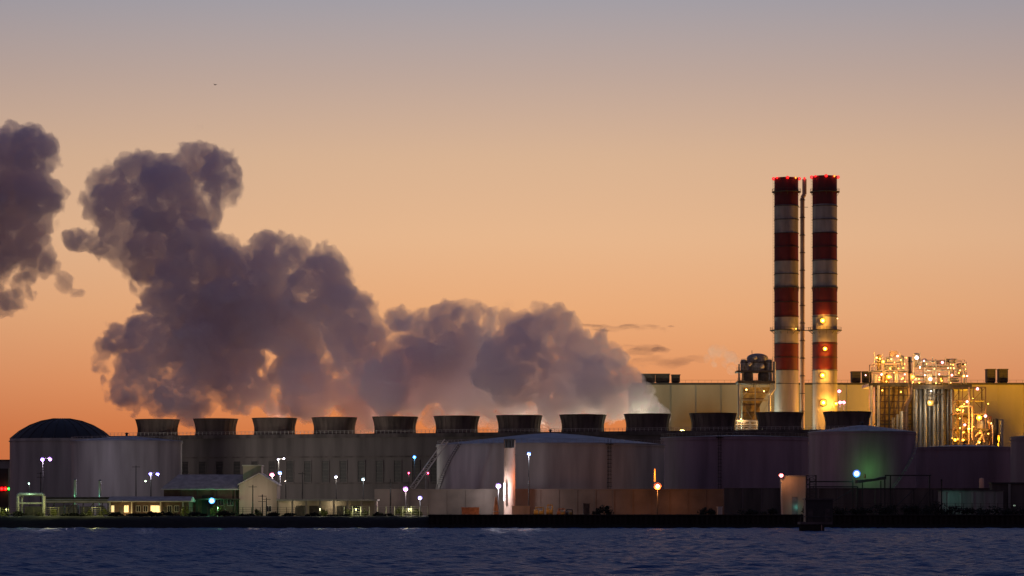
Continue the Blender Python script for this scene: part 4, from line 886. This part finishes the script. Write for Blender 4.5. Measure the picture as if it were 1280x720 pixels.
def fence(px0, px1, ytop, Y, label, m='dsteel', step=2.4, wires=5):
    x0, x1, zt = X(px0, Y), X(px1, Y), Z(ytop, Y); t = Thing('wire_fence', label, 'fence', (x0, Y, GZ), 'wire fences along the bank')
    n = max(2, round((x1 - x0) / step)); me = None
    for k in range(n + 1):
        x = x0 + (x1 - x0) * k / n
        if me is None: o = t.part('post', MB().tube((x, Y, GZ - .1), (x, Y, zt), .09, None, 6), M[m]); me = o.data
        else: o = bpy.data.objects.new('post', me); COL.objects.link(o); o.parent = t.o; o.location = (x - x0, 0, 0)
    wm = MB()
    for k in range(wires): z = GZ + .3 + (zt - GZ - .4) * k / (wires - 1); wm.tube((x0, Y - .1, z), (x1, Y - .1, z), .035, None, 4)
    t.part('wire', wm, M[m], stuff=True)
fence(-10, 136, 634, 815, 'dark wire fence at the left end of the bank in front of the pipe portal')
fence(205, 380, 634, 818, 'wire fence in front of the gabled building')
fence(430, 535, 633, 817, 'pale posted wire fence left of the end of the seawall', 'steel')
fence(1035, 1300, 629, 822, 'dark wire fence above the black right bank', 'black')
def antenna(px, top, Y, label, arms=()):
    p = P(px, top, Y); t = Thing('utility_pole', label, 'pole', (p.x, Y, GZ), 'bare dark poles on the bank')
    t.part('pole', MB().tube((p.x, Y, GZ), (p.x, Y, p.z), .2, .12, 8), M['black'])
    for a in arms: t.part('crossarm', MB().beam((p.x - 1.2, Y - .15, p.z - a), (p.x + 1.2, Y - .15, p.z - a), .14), M['black'])
antenna(316, 606, 826, 'leftmost dark pole before the tan gable wall', (.6,))
antenna(328, 618, 824, 'dark pole with two crossarms before the tan gable wall', (.5, 2)); antenna(333, 622, 827, 'short dark pole right of the crossarm pole', (.5,))
antenna(488, 599, 830, 'thin dark pole between the pink violet lamp and the low building')
antenna(378, 590, 850, 'dark pole rising above the low flat roofed building', (.5,))
antenna(51, 590, 880, 'dark pole in front of the dome roofed tank', (.4, 1.6))
antenna(170, 582, 870, 'dark pole in front of the flat grey left tank', (.4,))

# ------------------------------------------------------------------ lamps along the front
lamp_post(53, 574, 900, VIO, 5000, 'twin violet floodlights on a mast before the dome roofed tank', .8, 14, twin=(62.5, 573.5), lc=(.85, .75, 1))
lamp_post(188, 592, 880, (.45, .4, 1), 2600, 'violet and blue twin lamps before the right edge of the flat left tank', .7, 14, twin=(197, 592.3), lc=(.85, .8, 1))
lamp_post(340, 593, 874, PINK, 2600, 'pink violet floodlight just right of the tan gable', .85, 14, lc=(1, .8, .75))
lamp_post(350, 591, 876, BLUE, 1600, 'blue floodlight right beside the pink violet one', .75, 14, lc=(.9, .85, 1))
lamp_post(348, 574, 1085, WHITE, 9000, 'small white twin lamp high against the cooling tower wall', .5, 8, twin=(355, 573), lc=(1, .92, .8))
lamp_post(250, 599, 1090, (1, .9, .75), 40000, 'dim warm floodlight behind the long roof lighting the cooling tower', .4, 3, lc=(1, .92, .8))  # unseen lamp added to warm the cooling tower wall
lamp_post(420, 596, 852, WHITE, 500, 'white lamp above the low flat roofed building', .6, 12, lc=(1, .9, .8))
lamp_post(454, 599, 855, (.8, .95, 1), 400, 'pale bluish lamp at the right end of the low flat roofed building', .6, 10)
lamp_post(518, 571, 900, (.25, .6, 1), 500, 'cyan blue lamp on the tallest pole left of the widest tank', .7, 12)
lamp_post(511, 591, 905, (1, .25, .4), 160, 'small red pink lamp left of the inclined walkway', .5, 7)
lamp_post(535, 591, 905, (1, .25, .4), 160, 'small red pink lamp right of the inclined walkway foot', .5, 7)
lamp_post(507, 611, 850, (.85, .45, 1), 1500, 'large pink violet floodlight over the pale posted fence', .95, 16, lc=(1, .82, .8))
lamp_post(525, 622, 846, (.55, .5, 1), 700, 'blue violet floodlight low beside the large pink violet one', .8, 14, lc=(.9, .9, 1))
lamp_post(623, 607, 852, (.72, .55, 1), 5200, 'large violet white floodlight left of the buff column', 1.0, 16, lc=(.95, .9, 1))
lamp_post(661, 567, 846, BLUE, 2400, 'blue white lamp on a tall thin pole right of the buff column', .75, 14, lc=(.8, .85, 1))
lamp_post(822, 607.5, 850, (1, .46, .32), 2400, 'brightest orange floodlight at the right end of the widest tank', 1.4, 18, lc=(1, .33, .07))
lamp_post(36, 604, 900, (.8, 1, .9), 120, 'small greenish white lamp on a T shaped pole over the pipe portal', .4, 2.0)
lamp_post(182, 601, 866, (.85, .95, .8), 120, 'flat pale street lamp left of the gabled building roof', .4, 1.5, arm=1.5)
lamp_post(357, 601, 848, (1, .9, .8), 60, 'slim curved street lamp right of the blue floodlight', .3, 1.2)
def glow_tube():  # orange glow column at the tank, built as a glowing tube
    Y = 893; t = Thing('signal_column', 'amber glowing upright tube above the orange floodlight', 'lamp', (X(818.5, Y), Y, GZ))
    t.part('pole', MB().tube((X(818.5, Y), Y, GZ), (X(818.5, Y), Y, Z(602, Y)), .2, None, 8), M['steel'])
    t.part('tube', MB().tube((X(818.5, Y), Y, Z(602, Y)), (X(818.5, Y), Y, Z(586, Y)), .3, .16, 12), lens((1, .30, .04), 1.1), smooth=True)
    t.part('cap', MB().tube((X(818.5, Y), Y, Z(586, Y)), (X(818.5, Y), Y, Z(585, Y)), .4, .2, 12), M['steel'])
    t.light((X(818.5, Y), Y - 1.5, Z(592, Y)), (1, .35, .06), 500, .4)
glow_tube()

# ------------------------------------------------------------------ bushes on the bank
def shrub(px, Y, wpx, hpx, label, m='leaf_dark', group='dark shrubs along the black bank', n=None):
    c = P(px, 645, Y); w_, h_ = wpx / F * Y / 2, hpx / F * Y; n = n or int(90 + 14 * wpx); rs = random.Random(int(px * 7))
    t = Thing('shrub', label, 'shrub', (c.x, Y, GZ - .1), group); mb = MB()
    cl = [(rs.uniform(-.8, .8), rs.uniform(-.6, .6), rs.uniform(.25, .85), rs.uniform(.22, .42)) for _ in range(5 + int(wpx / 5))]
    for k in range(n):
        a = rs.choice(cl); d = Vector((rs.gauss(0, 1), rs.gauss(0, 1), rs.gauss(0, 1))).normalized() * a[3] * rs.uniform(.5, 1.15)
        p = Vector((c.x + (a[0] + d.x) * w_, Y + (a[1] + d.y) * w_ * .7, GZ + max(.02, a[2] * (1 - .35 * abs(a[0])) + d.z) * h_))
        u = Vector((rs.gauss(0, 1), rs.gauss(0, 1), rs.gauss(0, .6))).normalized() * rs.uniform(.18, .4); v = u.orthogonal().normalized() * rs.uniform(.12, .25)
        mb.add([p - u, p + v, p + u, p - v], [(0, 1, 2, 3)])
    t.part('foliage', mb, M[m], stuff=True)
    st = MB()
    for a in cl[:5]: st.tube((c.x, Y, GZ - .2), (c.x + a[0] * w_, Y + a[1] * w_ * .7, GZ + a[2] * h_ * .8), .09, .03, 5)
    t.part('stem', st, M['leaf_dark'], stuff=True)
LIT = [(3, 818, 14, 9, 'yellow green lit bush at the very left edge of the bank'), (66, 820, 12, 10, 'yellow green lit bush right of the pipe portal'), (113, 822, 10, 9, 'yellow green lit bush in front of the pipe bridge'),
       (129, 822, 12, 10, 'yellow green lit bush at the left end of the brown shed'), (231, 824, 13, 13, 'yellow green lit bush at the right end of the brown shed'), (323, 823, 11, 10, 'lit bush before the tan gable wall'), (268, 828, 20, 14, 'green lit bush under the blue lamp of the gabled building'),
       (436, 820, 13, 9, 'yellow green lit bush left end of the pale posted fence'), (455, 822, 10, 8, 'small lit bush by the second post of the pale fence'), (500, 821, 15, 10, 'yellow green lit bush under the large pink violet lamp'), (521, 822, 13, 9, 'yellow green lit bush under the blue violet lamp'), (405, 822, 14, 8, 'lit low bush before the open bays')]
def bank_lamp(px, py, Y, c, e, lab):  # lamps added to light the bushes on the bank
    p = P(px, py, Y); t = Thing('bank_lamp', lab, 'lamp', (p.x, Y, GZ), 'small lamps along the bank')
    t.part('post', MB().tube((p.x, Y, GZ - .2), (p.x, Y, p.z), .07, None, 6), M['black']); t.part('hood', MB().tube((p.x, Y, p.z + .12), (p.x, Y, p.z + .3), .3, .1, 10), M['black'])
    t.part('bulb', MB().ball(p, .12, 8), lens(c, 2)); t.light(p - Vector((0, .2, .3)), c, e, .15)
bank_lamp(8, 636, 815, (.8, .9, .3), 500, 'small hooded lamp at the very left end of the bank')
bank_lamp(227, 637, 819, (.9, .85, .25), 900, 'small hooded lamp by the lit bush between shed and gabled building')
bank_lamp(272, 634, 823, (.35, 1, .4), 900, 'small hooded lamp under the green lit wing of the gabled building')
bank_lamp(400, 636, 817, (.9, .9, .5), 500, 'small hooded lamp before the open bays')
bank_lamp(445, 636, 816, (.9, .9, .4), 800, 'small hooded lamp at the left end of the pale posted fence')
bank_lamp(511, 636, 816, (.9, .9, .4), 900, 'small hooded lamp at the right end of the pale posted fence')
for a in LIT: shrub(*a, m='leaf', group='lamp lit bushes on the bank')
rs = random.Random(5)
SPOTS = ((20, 'under the left leg of the pipe portal'), (45, 'under the right leg of the pipe portal'), (84, 'below the left half of the pipe bridge'), (100, 'below the bright green lit column'), (150, 'below the two left lit windows of the shed'), (170, 'below the dark pole before the flat left tank'), (188, 'below the wide lit window of the shed'), (210, 'below the right dark windows of the shed'),
         (250, 'below the dark doorway of the gabled building'), (285, 'below the green lit windows of the gabled building'), (305, 'at the left corner of the tan gable wall'), (345, 'at the right corner of the tan gable wall'), (366, 'below the left open bays'), (388, 'below the middle open bays'), (420, 'below the white lamp of the open bays'), (470, 'below the left half of the pale fence'), (486, 'below the thin dark pole at the pale fence'))
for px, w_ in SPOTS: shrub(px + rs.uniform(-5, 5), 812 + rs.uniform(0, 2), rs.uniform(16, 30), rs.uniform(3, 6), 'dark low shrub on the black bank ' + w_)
SPOTS = ((757, 24, 14, 'rounded dark shrub against the orange wall, bigger one'), (745, 12, 10, 'small dark shrub against the orange wall'), (884, 22, 13, 'dark shrub left of the small pale cabinet'), (935, 26, 10, 'low dark shrub midway between pale cabinet and hut'), (962, 22, 11, 'dark shrub at the left foot of the orange lit hut'), (1015, 26, 14, 'dark shrub right of the orange lit hut'),
         (1045, 34, 12, 'dark shrub behind the cabin of the pier platform'), (1072, 30, 13, 'dark shrub below the bluish lamp of the gantry'), (1100, 36, 17, 'tall dark shrub below the tank cover of the gantry'), (1128, 38, 16, 'wide dark shrub below the right bay of the gantry'), (1150, 30, 15, 'dark shrub at the right end of the gantry'), (1168, 32, 18, 'tallest dark shrub, just left of the tall thin black post'),
         (1190, 34, 14, 'dark shrub before the left end of the teal basin'), (1216, 36, 11, 'low dark shrub before the middle of the teal basin'), (1240, 30, 12, 'dark shrub before the right end of the teal basin'), (1270, 36, 11, 'dark shrub at the right edge of the picture'))
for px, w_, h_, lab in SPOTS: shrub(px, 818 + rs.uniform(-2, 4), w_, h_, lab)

# ------------------------------------------------------------------ bird
def build_bird():
    c = P(269, 106, 900); mb = MB(); s_ = .55
    mb.lathe((0, 0, 0), [(.01, -1.0), (.16, -.7), (.24, -.2), (.2, .3), (.1, .6), (.12, .75), (.02, 1.0)], 10)
    mb.v = [(x * s_, -z * s_ if False else z * s_, y * s_) for x, y, z in mb.v]
    for sx in (-1, 1): mb.add([(sx * .1 * s_, .3 * s_, .05), (sx * 1.1 * s_, .35 * s_, .5 * s_), (sx * 2.1 * s_, 0, .25 * s_), (sx * 1.1 * s_, -.1 * s_, .45 * s_), (sx * .1 * s_, -.3 * s_, .05)], [(0, 1, 3, 4), (1, 2, 3)])
    mb.add([(-.12 * s_, -.9 * s_, 0), (.12 * s_, -.9 * s_, 0), (.25 * s_, -1.5 * s_, 0), (-.25 * s_, -1.5 * s_, 0)], [(0, 1, 2, 3)])
    single('bird', mb, M['feather'], 'tiny dark bird flying high over the steam', 'bird', loc=c) if False else None
    o = bpy.data.objects.new('bird', mb.mesh('bird', M['feather'])); COL.objects.link(o); o.location = c; o.rotation_euler = (0, 0, .9)
    o['label'] = 'tiny dark bird flying high over the steam'; o['category'] = 'bird'
build_bird()

# ------------------------------------------------------------------ steam and cloud
def vol_mat(name, dens, col, aniso, feat, lo, hi, fade=None, detail=5, stretch=(1, 1, 1), pd=None, erode=1.):
    """density = dens * smoothstep(cloud field + noise); 'fade' thins the steam towards the fans where it is still forming"""
    m = bpy.data.materials.new(name); m.use_nodes = True; t = m.node_tree; t.nodes.clear(); out = t.nodes.new('ShaderNodeOutputMaterial')
    pv = t.nodes.new('ShaderNodeVolumePrincipled'); pv.inputs['Color'].default_value = (*col, 1); pv.inputs['Anisotropy'].default_value = aniso
    g = t.nodes.new('ShaderNodeNewGeometry'); mp = t.nodes.new('ShaderNodeMapping'); mp.inputs['Scale'].default_value = stretch
    t.links.new(g.outputs['Position'], mp.inputs[0])
    n = t.nodes.new('ShaderNodeTexNoise'); n.inputs['Scale'].default_value = 1 / feat; n.inputs['Detail'].default_value = detail; n.inputs['Roughness'].default_value = .66; n.inputs['Distortion'].default_value = .4
    t.links.new(mp.outputs[0], n.inputs['Vector']); v = n.outputs[0]
    if pd:
        p = t.nodes.new('ShaderNodeTexPointDensity'); p.point_source = 'OBJECT'; p.object = pd[0]; p.space = 'WORLD'; p.radius = pd[1]; p.resolution = pd[2]; p.interpolation = 'Linear'; p.vertex_color_source = 'VERTEX_WEIGHT'; p.vertex_attribute_name = 'cloud'
        pos = g.outputs['Position']
        for sc_, am in ((1 / 26, 15.), (1 / 7., 6.)):   # turbulence drags the billows out of round
            wn = t.nodes.new('ShaderNodeTexNoise'); wn.inputs['Scale'].default_value = sc_; wn.inputs['Detail'].default_value = 2; t.links.new(g.outputs['Position'], wn.inputs['Vector'])
            vs1 = t.nodes.new('ShaderNodeVectorMath'); vs1.operation = 'SUBTRACT'; t.links.new(wn.outputs['Color'], vs1.inputs[0]); vs1.inputs[1].default_value = (.5, .5, .5)
            vs2 = t.nodes.new('ShaderNodeVectorMath'); vs2.operation = 'MULTIPLY_ADD'; t.links.new(vs1.outputs[0], vs2.inputs[0]); vs2.inputs[1].default_value = (am, am, am); t.links.new(pos, vs2.inputs[2]); pos = vs2.outputs[0]
        t.links.new(pos, p.inputs[0])
        q = mathn(t, 'MINIMUM', mathn(t, 'MULTIPLY', mathn(t, 'MULTIPLY', p.outputs['Density'], p.outputs['Color']), pd[3]), 1.)
        v = mathn(t, 'ADD', q, mathn(t, 'MULTIPLY', mathn(t, 'SUBTRACT', v, .5), erode))
    if fade:
        sp_ = t.nodes.new('ShaderNodeSeparateXYZ'); t.links.new(g.outputs['Position'], sp_.inputs[0])
        mr = t.nodes.new('ShaderNodeMapRange'); mr.interpolation_type = 'SMOOTHSTEP'
        mr.inputs['From Min'].default_value = fade[0]; mr.inputs['From Max'].default_value = fade[1]; mr.inputs['To Min'].default_value = -fade[2]; mr.inputs['To Max'].default_value = fade[3]
        t.links.new(sp_.outputs[2], mr.inputs[0]); v = mathn(t, 'ADD', v, mr.outputs[0])
    ms = t.nodes.new('ShaderNodeMapRange'); ms.interpolation_type = 'SMOOTHSTEP'
    ms.inputs['From Min'].default_value = lo; ms.inputs['From Max'].default_value = hi; ms.inputs['To Min'].default_value = 0; ms.inputs['To Max'].default_value = dens
    t.links.new(v, ms.inputs[0]); t.links.new(ms.outputs[0], pv.inputs['Density']); t.links.new(pv.outputs[0], out.inputs['Volume'])
    return m
def remeshed(name, balls, voxel, amp=0, seed=0, iters=2):
    tpl = bmesh.new(); bmesh.ops.create_icosphere(tpl, subdivisions=2, radius=1)
    tv = np.array([v.co for v in tpl.verts]); tf = np.array([[v.index for v in f.verts] for f in tpl.faces]); tpl.free()
    V = [tv * np.array(q) * r + c for c, r, q in balls]; Fc = np.concatenate([tf + len(tv) * i for i in range(len(balls))])
    me = bpy.data.meshes.new(name); me.from_pydata(np.concatenate(V).tolist(), [], Fc.tolist())
    o_ = bpy.data.objects.new(name, me); COL.objects.link(o_)
    rm = o_.modifiers.new('r', 'REMESH'); rm.mode = 'VOXEL'; rm.voxel_size = voxel
    if amp:
        tx = bpy.data.textures.new(name + '_n', 'CLOUDS'); tx.noise_scale = 7; tx.noise_depth = 4
        dp = o_.modifiers.new('d', 'DISPLACE'); dp.texture = tx; dp.strength = amp * 2; dp.mid_level = .5; dp.texture_coords = 'GLOBAL'
    sm = o_.modifiers.new('s', 'SMOOTH'); sm.factor = .5; sm.iterations = iters
    dg = bpy.context.evaluated_depsgraph_get(); nm = bpy.data.meshes.new_from_object(o_.evaluated_get(dg))
    o_.modifiers.clear(); o_.data = nm; nm.name = name; nm.materials.clear(); return o_
def steam(name, spheres, Yf, label, seed, dens, fade, depth=14, per=34, lo=.30, hi=.80, erode=1.45, feat=13, pts=170, radius=2.5, res=300, gain=1., sub=(.14, .42), holes=()):
    """billowing volume: a smooth hull bounds it, points scattered in the billows give the cloud field inside"""
    rs = np.random.RandomState(seed); hull = []; pp = []; one = (1, 1, 1)
    ww = []
    for px, py, rp, *wt in spheres:
        Y = Yf(px, py) + rs.normal(0, depth) * .6; c = np.array(P(px, py, Y)); r = rp / F * Y; hull.append((c, r * 1.12 + 6, one)); bl = [(c, r * .95)]
        for _ in range(per):
            d = rs.normal(size=3); d /= np.linalg.norm(d); d[1] *= .8; d[2] += .1
            rr = r * rs.uniform(*sub); c2 = c + d * (r - rr * .35); bl.append((c2, rr))
            if rr > 3.5: hull.append((c2, rr + 4.5, one))
        for c2, rr in bl:
            k = max(3, int(pts * 1e-3 * rr ** 3 * 4.19 * .36)); e = rs.normal(size=(k, 3)); e /= np.linalg.norm(e, axis=1)[:, None]
            pp.append(c2 + e * rr * (rs.uniform(0, 1, (k, 1)) ** (1 / 3))); ww.append(np.full(k, wt[0] if wt else 1.))
    pp = np.concatenate(pp); ww = np.concatenate(ww)
    for hx_, hy_, hr_ in holes:   # openings in the cloud
        hc = np.array(P(hx_, hy_, Yf(hx_, hy_))); hr = hr_ / F * 1150; kp = np.hypot(pp[:, 0] - hc[0], pp[:, 2] - hc[2]) > hr * (1 + .25 * np.sin(pp[:, 0] * .7 + pp[:, 2] * .5)); pp = pp[kp]; ww = ww[kp]
    
    key = np.floor(pp / 1.3).astype(int); _, ix = np.unique(key, axis=0, return_index=True); pp = pp[ix]; ww = ww[ix]
    o_ = remeshed(name, hull, 2.6, 0, seed, 4)
    nh = len(o_.data.vertices); bm = bmesh.new(); bm.from_mesh(o_.data)
    for q in pp: bm.verts.new(q)
    bm.to_mesh(o_.data); bm.free()
    vg = o_.vertex_groups.new(name='cloud'); vg.add(list(range(nh)), 0., 'REPLACE'); [vg.add([nh + int(i) for i in np.flatnonzero(ww == x_)], float(x_), 'REPLACE') for x_ in np.unique(ww)]
    o_.data.materials.append(vol_mat(name, dens, STEAMC, .1, feat, lo, hi, fade, pd=(o_, radius, res, gain), erode=erode))
    o_['kind'] = 'stuff'; o_['label'] = label; return o_
def puffs(name, spheres, Yf, voxel, m, label, seed, per=26, sub=(.22, .42), amp=2.2, depth=14, sq=(1, 1, 1)):
    rs = np.random.RandomState(seed); b = []
    for (px, py, rp) in spheres:
        Y = Yf(px, py) + rs.normal(0, depth) * .6; c = np.array(P(px, py, Y)); r = rp / F * Y; b.append((c, r, sq))
        for _ in range(per):
            d = rs.normal(size=3); d /= np.linalg.norm(d); rr = r * rs.uniform(*sub); b.append((c + d * (r - rr * .25) * np.array(sq), rr, sq))
    o_ = remeshed(name, b, voxel, amp, seed, 1); o_.data.materials.append(m); o_['kind'] = 'stuff'; o_['label'] = label; return o_
def Ytower(px, py):
    k = (px - 640) / F; d = (Bv - A).normalized(); s_ = (k * A.y - A.x) / (d.x - k * d.y); return (A + d * s_).y
STEAMC = (.99, .915, .965)
VOX = .95
main = [(245, 202, 28), (272, 216, 26), (280, 238, 19), (225, 218, 24), (185, 216, 26), (162, 212, 20), (138, 235, 22), (118, 252, 17), (150, 262, 28), (200, 255, 40), (245, 258, 26), (108, 298, 16), (90, 297, 9), (140, 302, 27), (190, 310, 42), (240, 312, 38), (285, 322, 28), (326, 312, 19), (340, 335, 36), (370, 318, 18), (408, 335, 22), (398, 368, 42), (300, 372, 52), (230, 372, 48), (180, 368, 24), (432, 388, 33), (350, 425, 58), (262, 430, 55), (192, 432, 36), (152, 428, 22, .75), (128, 432, 14, .5), (122, 455, 14, .3), (135, 480, 14, .3), (160, 505, 15, .34), (442, 440, 40), (172, 478, 30), (230, 488, 38), (300, 480, 42), (390, 485, 45), (450, 490, 36), (198, 505, 18), (462, 415, 16), (455, 515, 24), (345, 512, 18), (240, 512, 20)]
right = [(495, 400, 14), (512, 408, 20), (550, 403, 18), (575, 398, 14), (540, 430, 34), (600, 418, 26), (640, 404, 14), (662, 420, 26), (690, 408, 16), (706, 422, 19), (650, 460, 52), (580, 470, 52), (520, 470, 42), (482, 485, 36), (720, 460, 38), (755, 430, 12), (766, 443, 14), (750, 478, 36), (784, 485, 16), (700, 500, 36), (620, 508, 32), (790, 508, 16), (808, 514, 12), (800, 496, 10), (826, 518, 8), (730, 512, 26), (590, 510, 26), (560, 512, 26), (510, 512, 22), (760, 512, 24), (665, 516, 22)]
left = [(-20, 195, 34), (15, 188, 26), (42, 192, 24), (52, 180, 14), (10, 240, 46), (45, 250, 27), (5, 300, 42), (42, 292, 27), (-34, 250, 52), (-24, 330, 42), (52, 326, 17, .7), (64, 342, 12, .55), (76, 354, 10, .5), (88, 368, 9, .42), (28, 362, 15, .5), (18, 376, 14, .6), (4, 386, 14, .6), (62, 258, 12), (36, 340, 18, .7)]
yb = lambda px, py: Ytower(px, py) + 20 + max(0, 430 - py) * .04
steam('steam_plume', main, yb, 'tallest dark purple steam plume billowing over the left fan stacks', 11, .17, (34, 85, .2, .12), holes=((330, 447, 12), (322, 462, 8), (165, 378, 16), (150, 395, 14), (176, 352, 9)))
steam('steam_plume', right, yb, 'lower grey steam bank over the middle and right fan stacks, paler at its foot', 12, .15, (34, 62, -.12, .16))
steam('steam_plume', left, lambda px, py: 1230, 'purple steam cloud cut off by the left edge of the picture', 13, .17, (80, 125, .32, .14))
wisp = [(884, 446, 7), (893, 440, 8), (903, 441, 8), (912, 446, 8), (921, 450, 8), (906, 456, 6), (892, 456, 5), (915, 462, 5)]
puffs('steam_wisp', wisp, lambda px, py: 1300, .8, vol_mat('steam_wisp', .075, (.9, .9, 1), .1, 9, .36, .6), 'small thin bluish wisp of steam left of the silencer tower', 14, per=10)
CY = 5200
for i, (px, py, wpx, hpx, lab) in enumerate(((775, 410, 70, 5, 'long thin dusky cloud streak right of the steam bank, upper one'), (800, 438, 34, 6, 'short dusky cloud streak below the long one'), (835, 452, 46, 7, 'faint reddish cloud band above the hall roof'), (560, 388, 95, 3.5, 'faint flat cloud streak behind the top of the lower steam bank'))):
    sph = [(px + wpx * k / 7 * .9, py + random.uniform(-.75, .75) * hpx, hpx * random.uniform(.35, 1) * (1 - (k / 11) ** 2 * .8) + .6) for k in [j * 7 / 11 for j in range(-11, 12)]]
    puffs('cloud', sph, lambda a, b: CY, 6., vol_mat('cloud_vapour', .019 if i < 2 else .009, (.72, .58, .62), .1, 45, .40, .62, stretch=(.35, .5, 2.2)), lab, 20 + i, per=8, amp=3, depth=30, sq=(2.4, 2.4, .8))
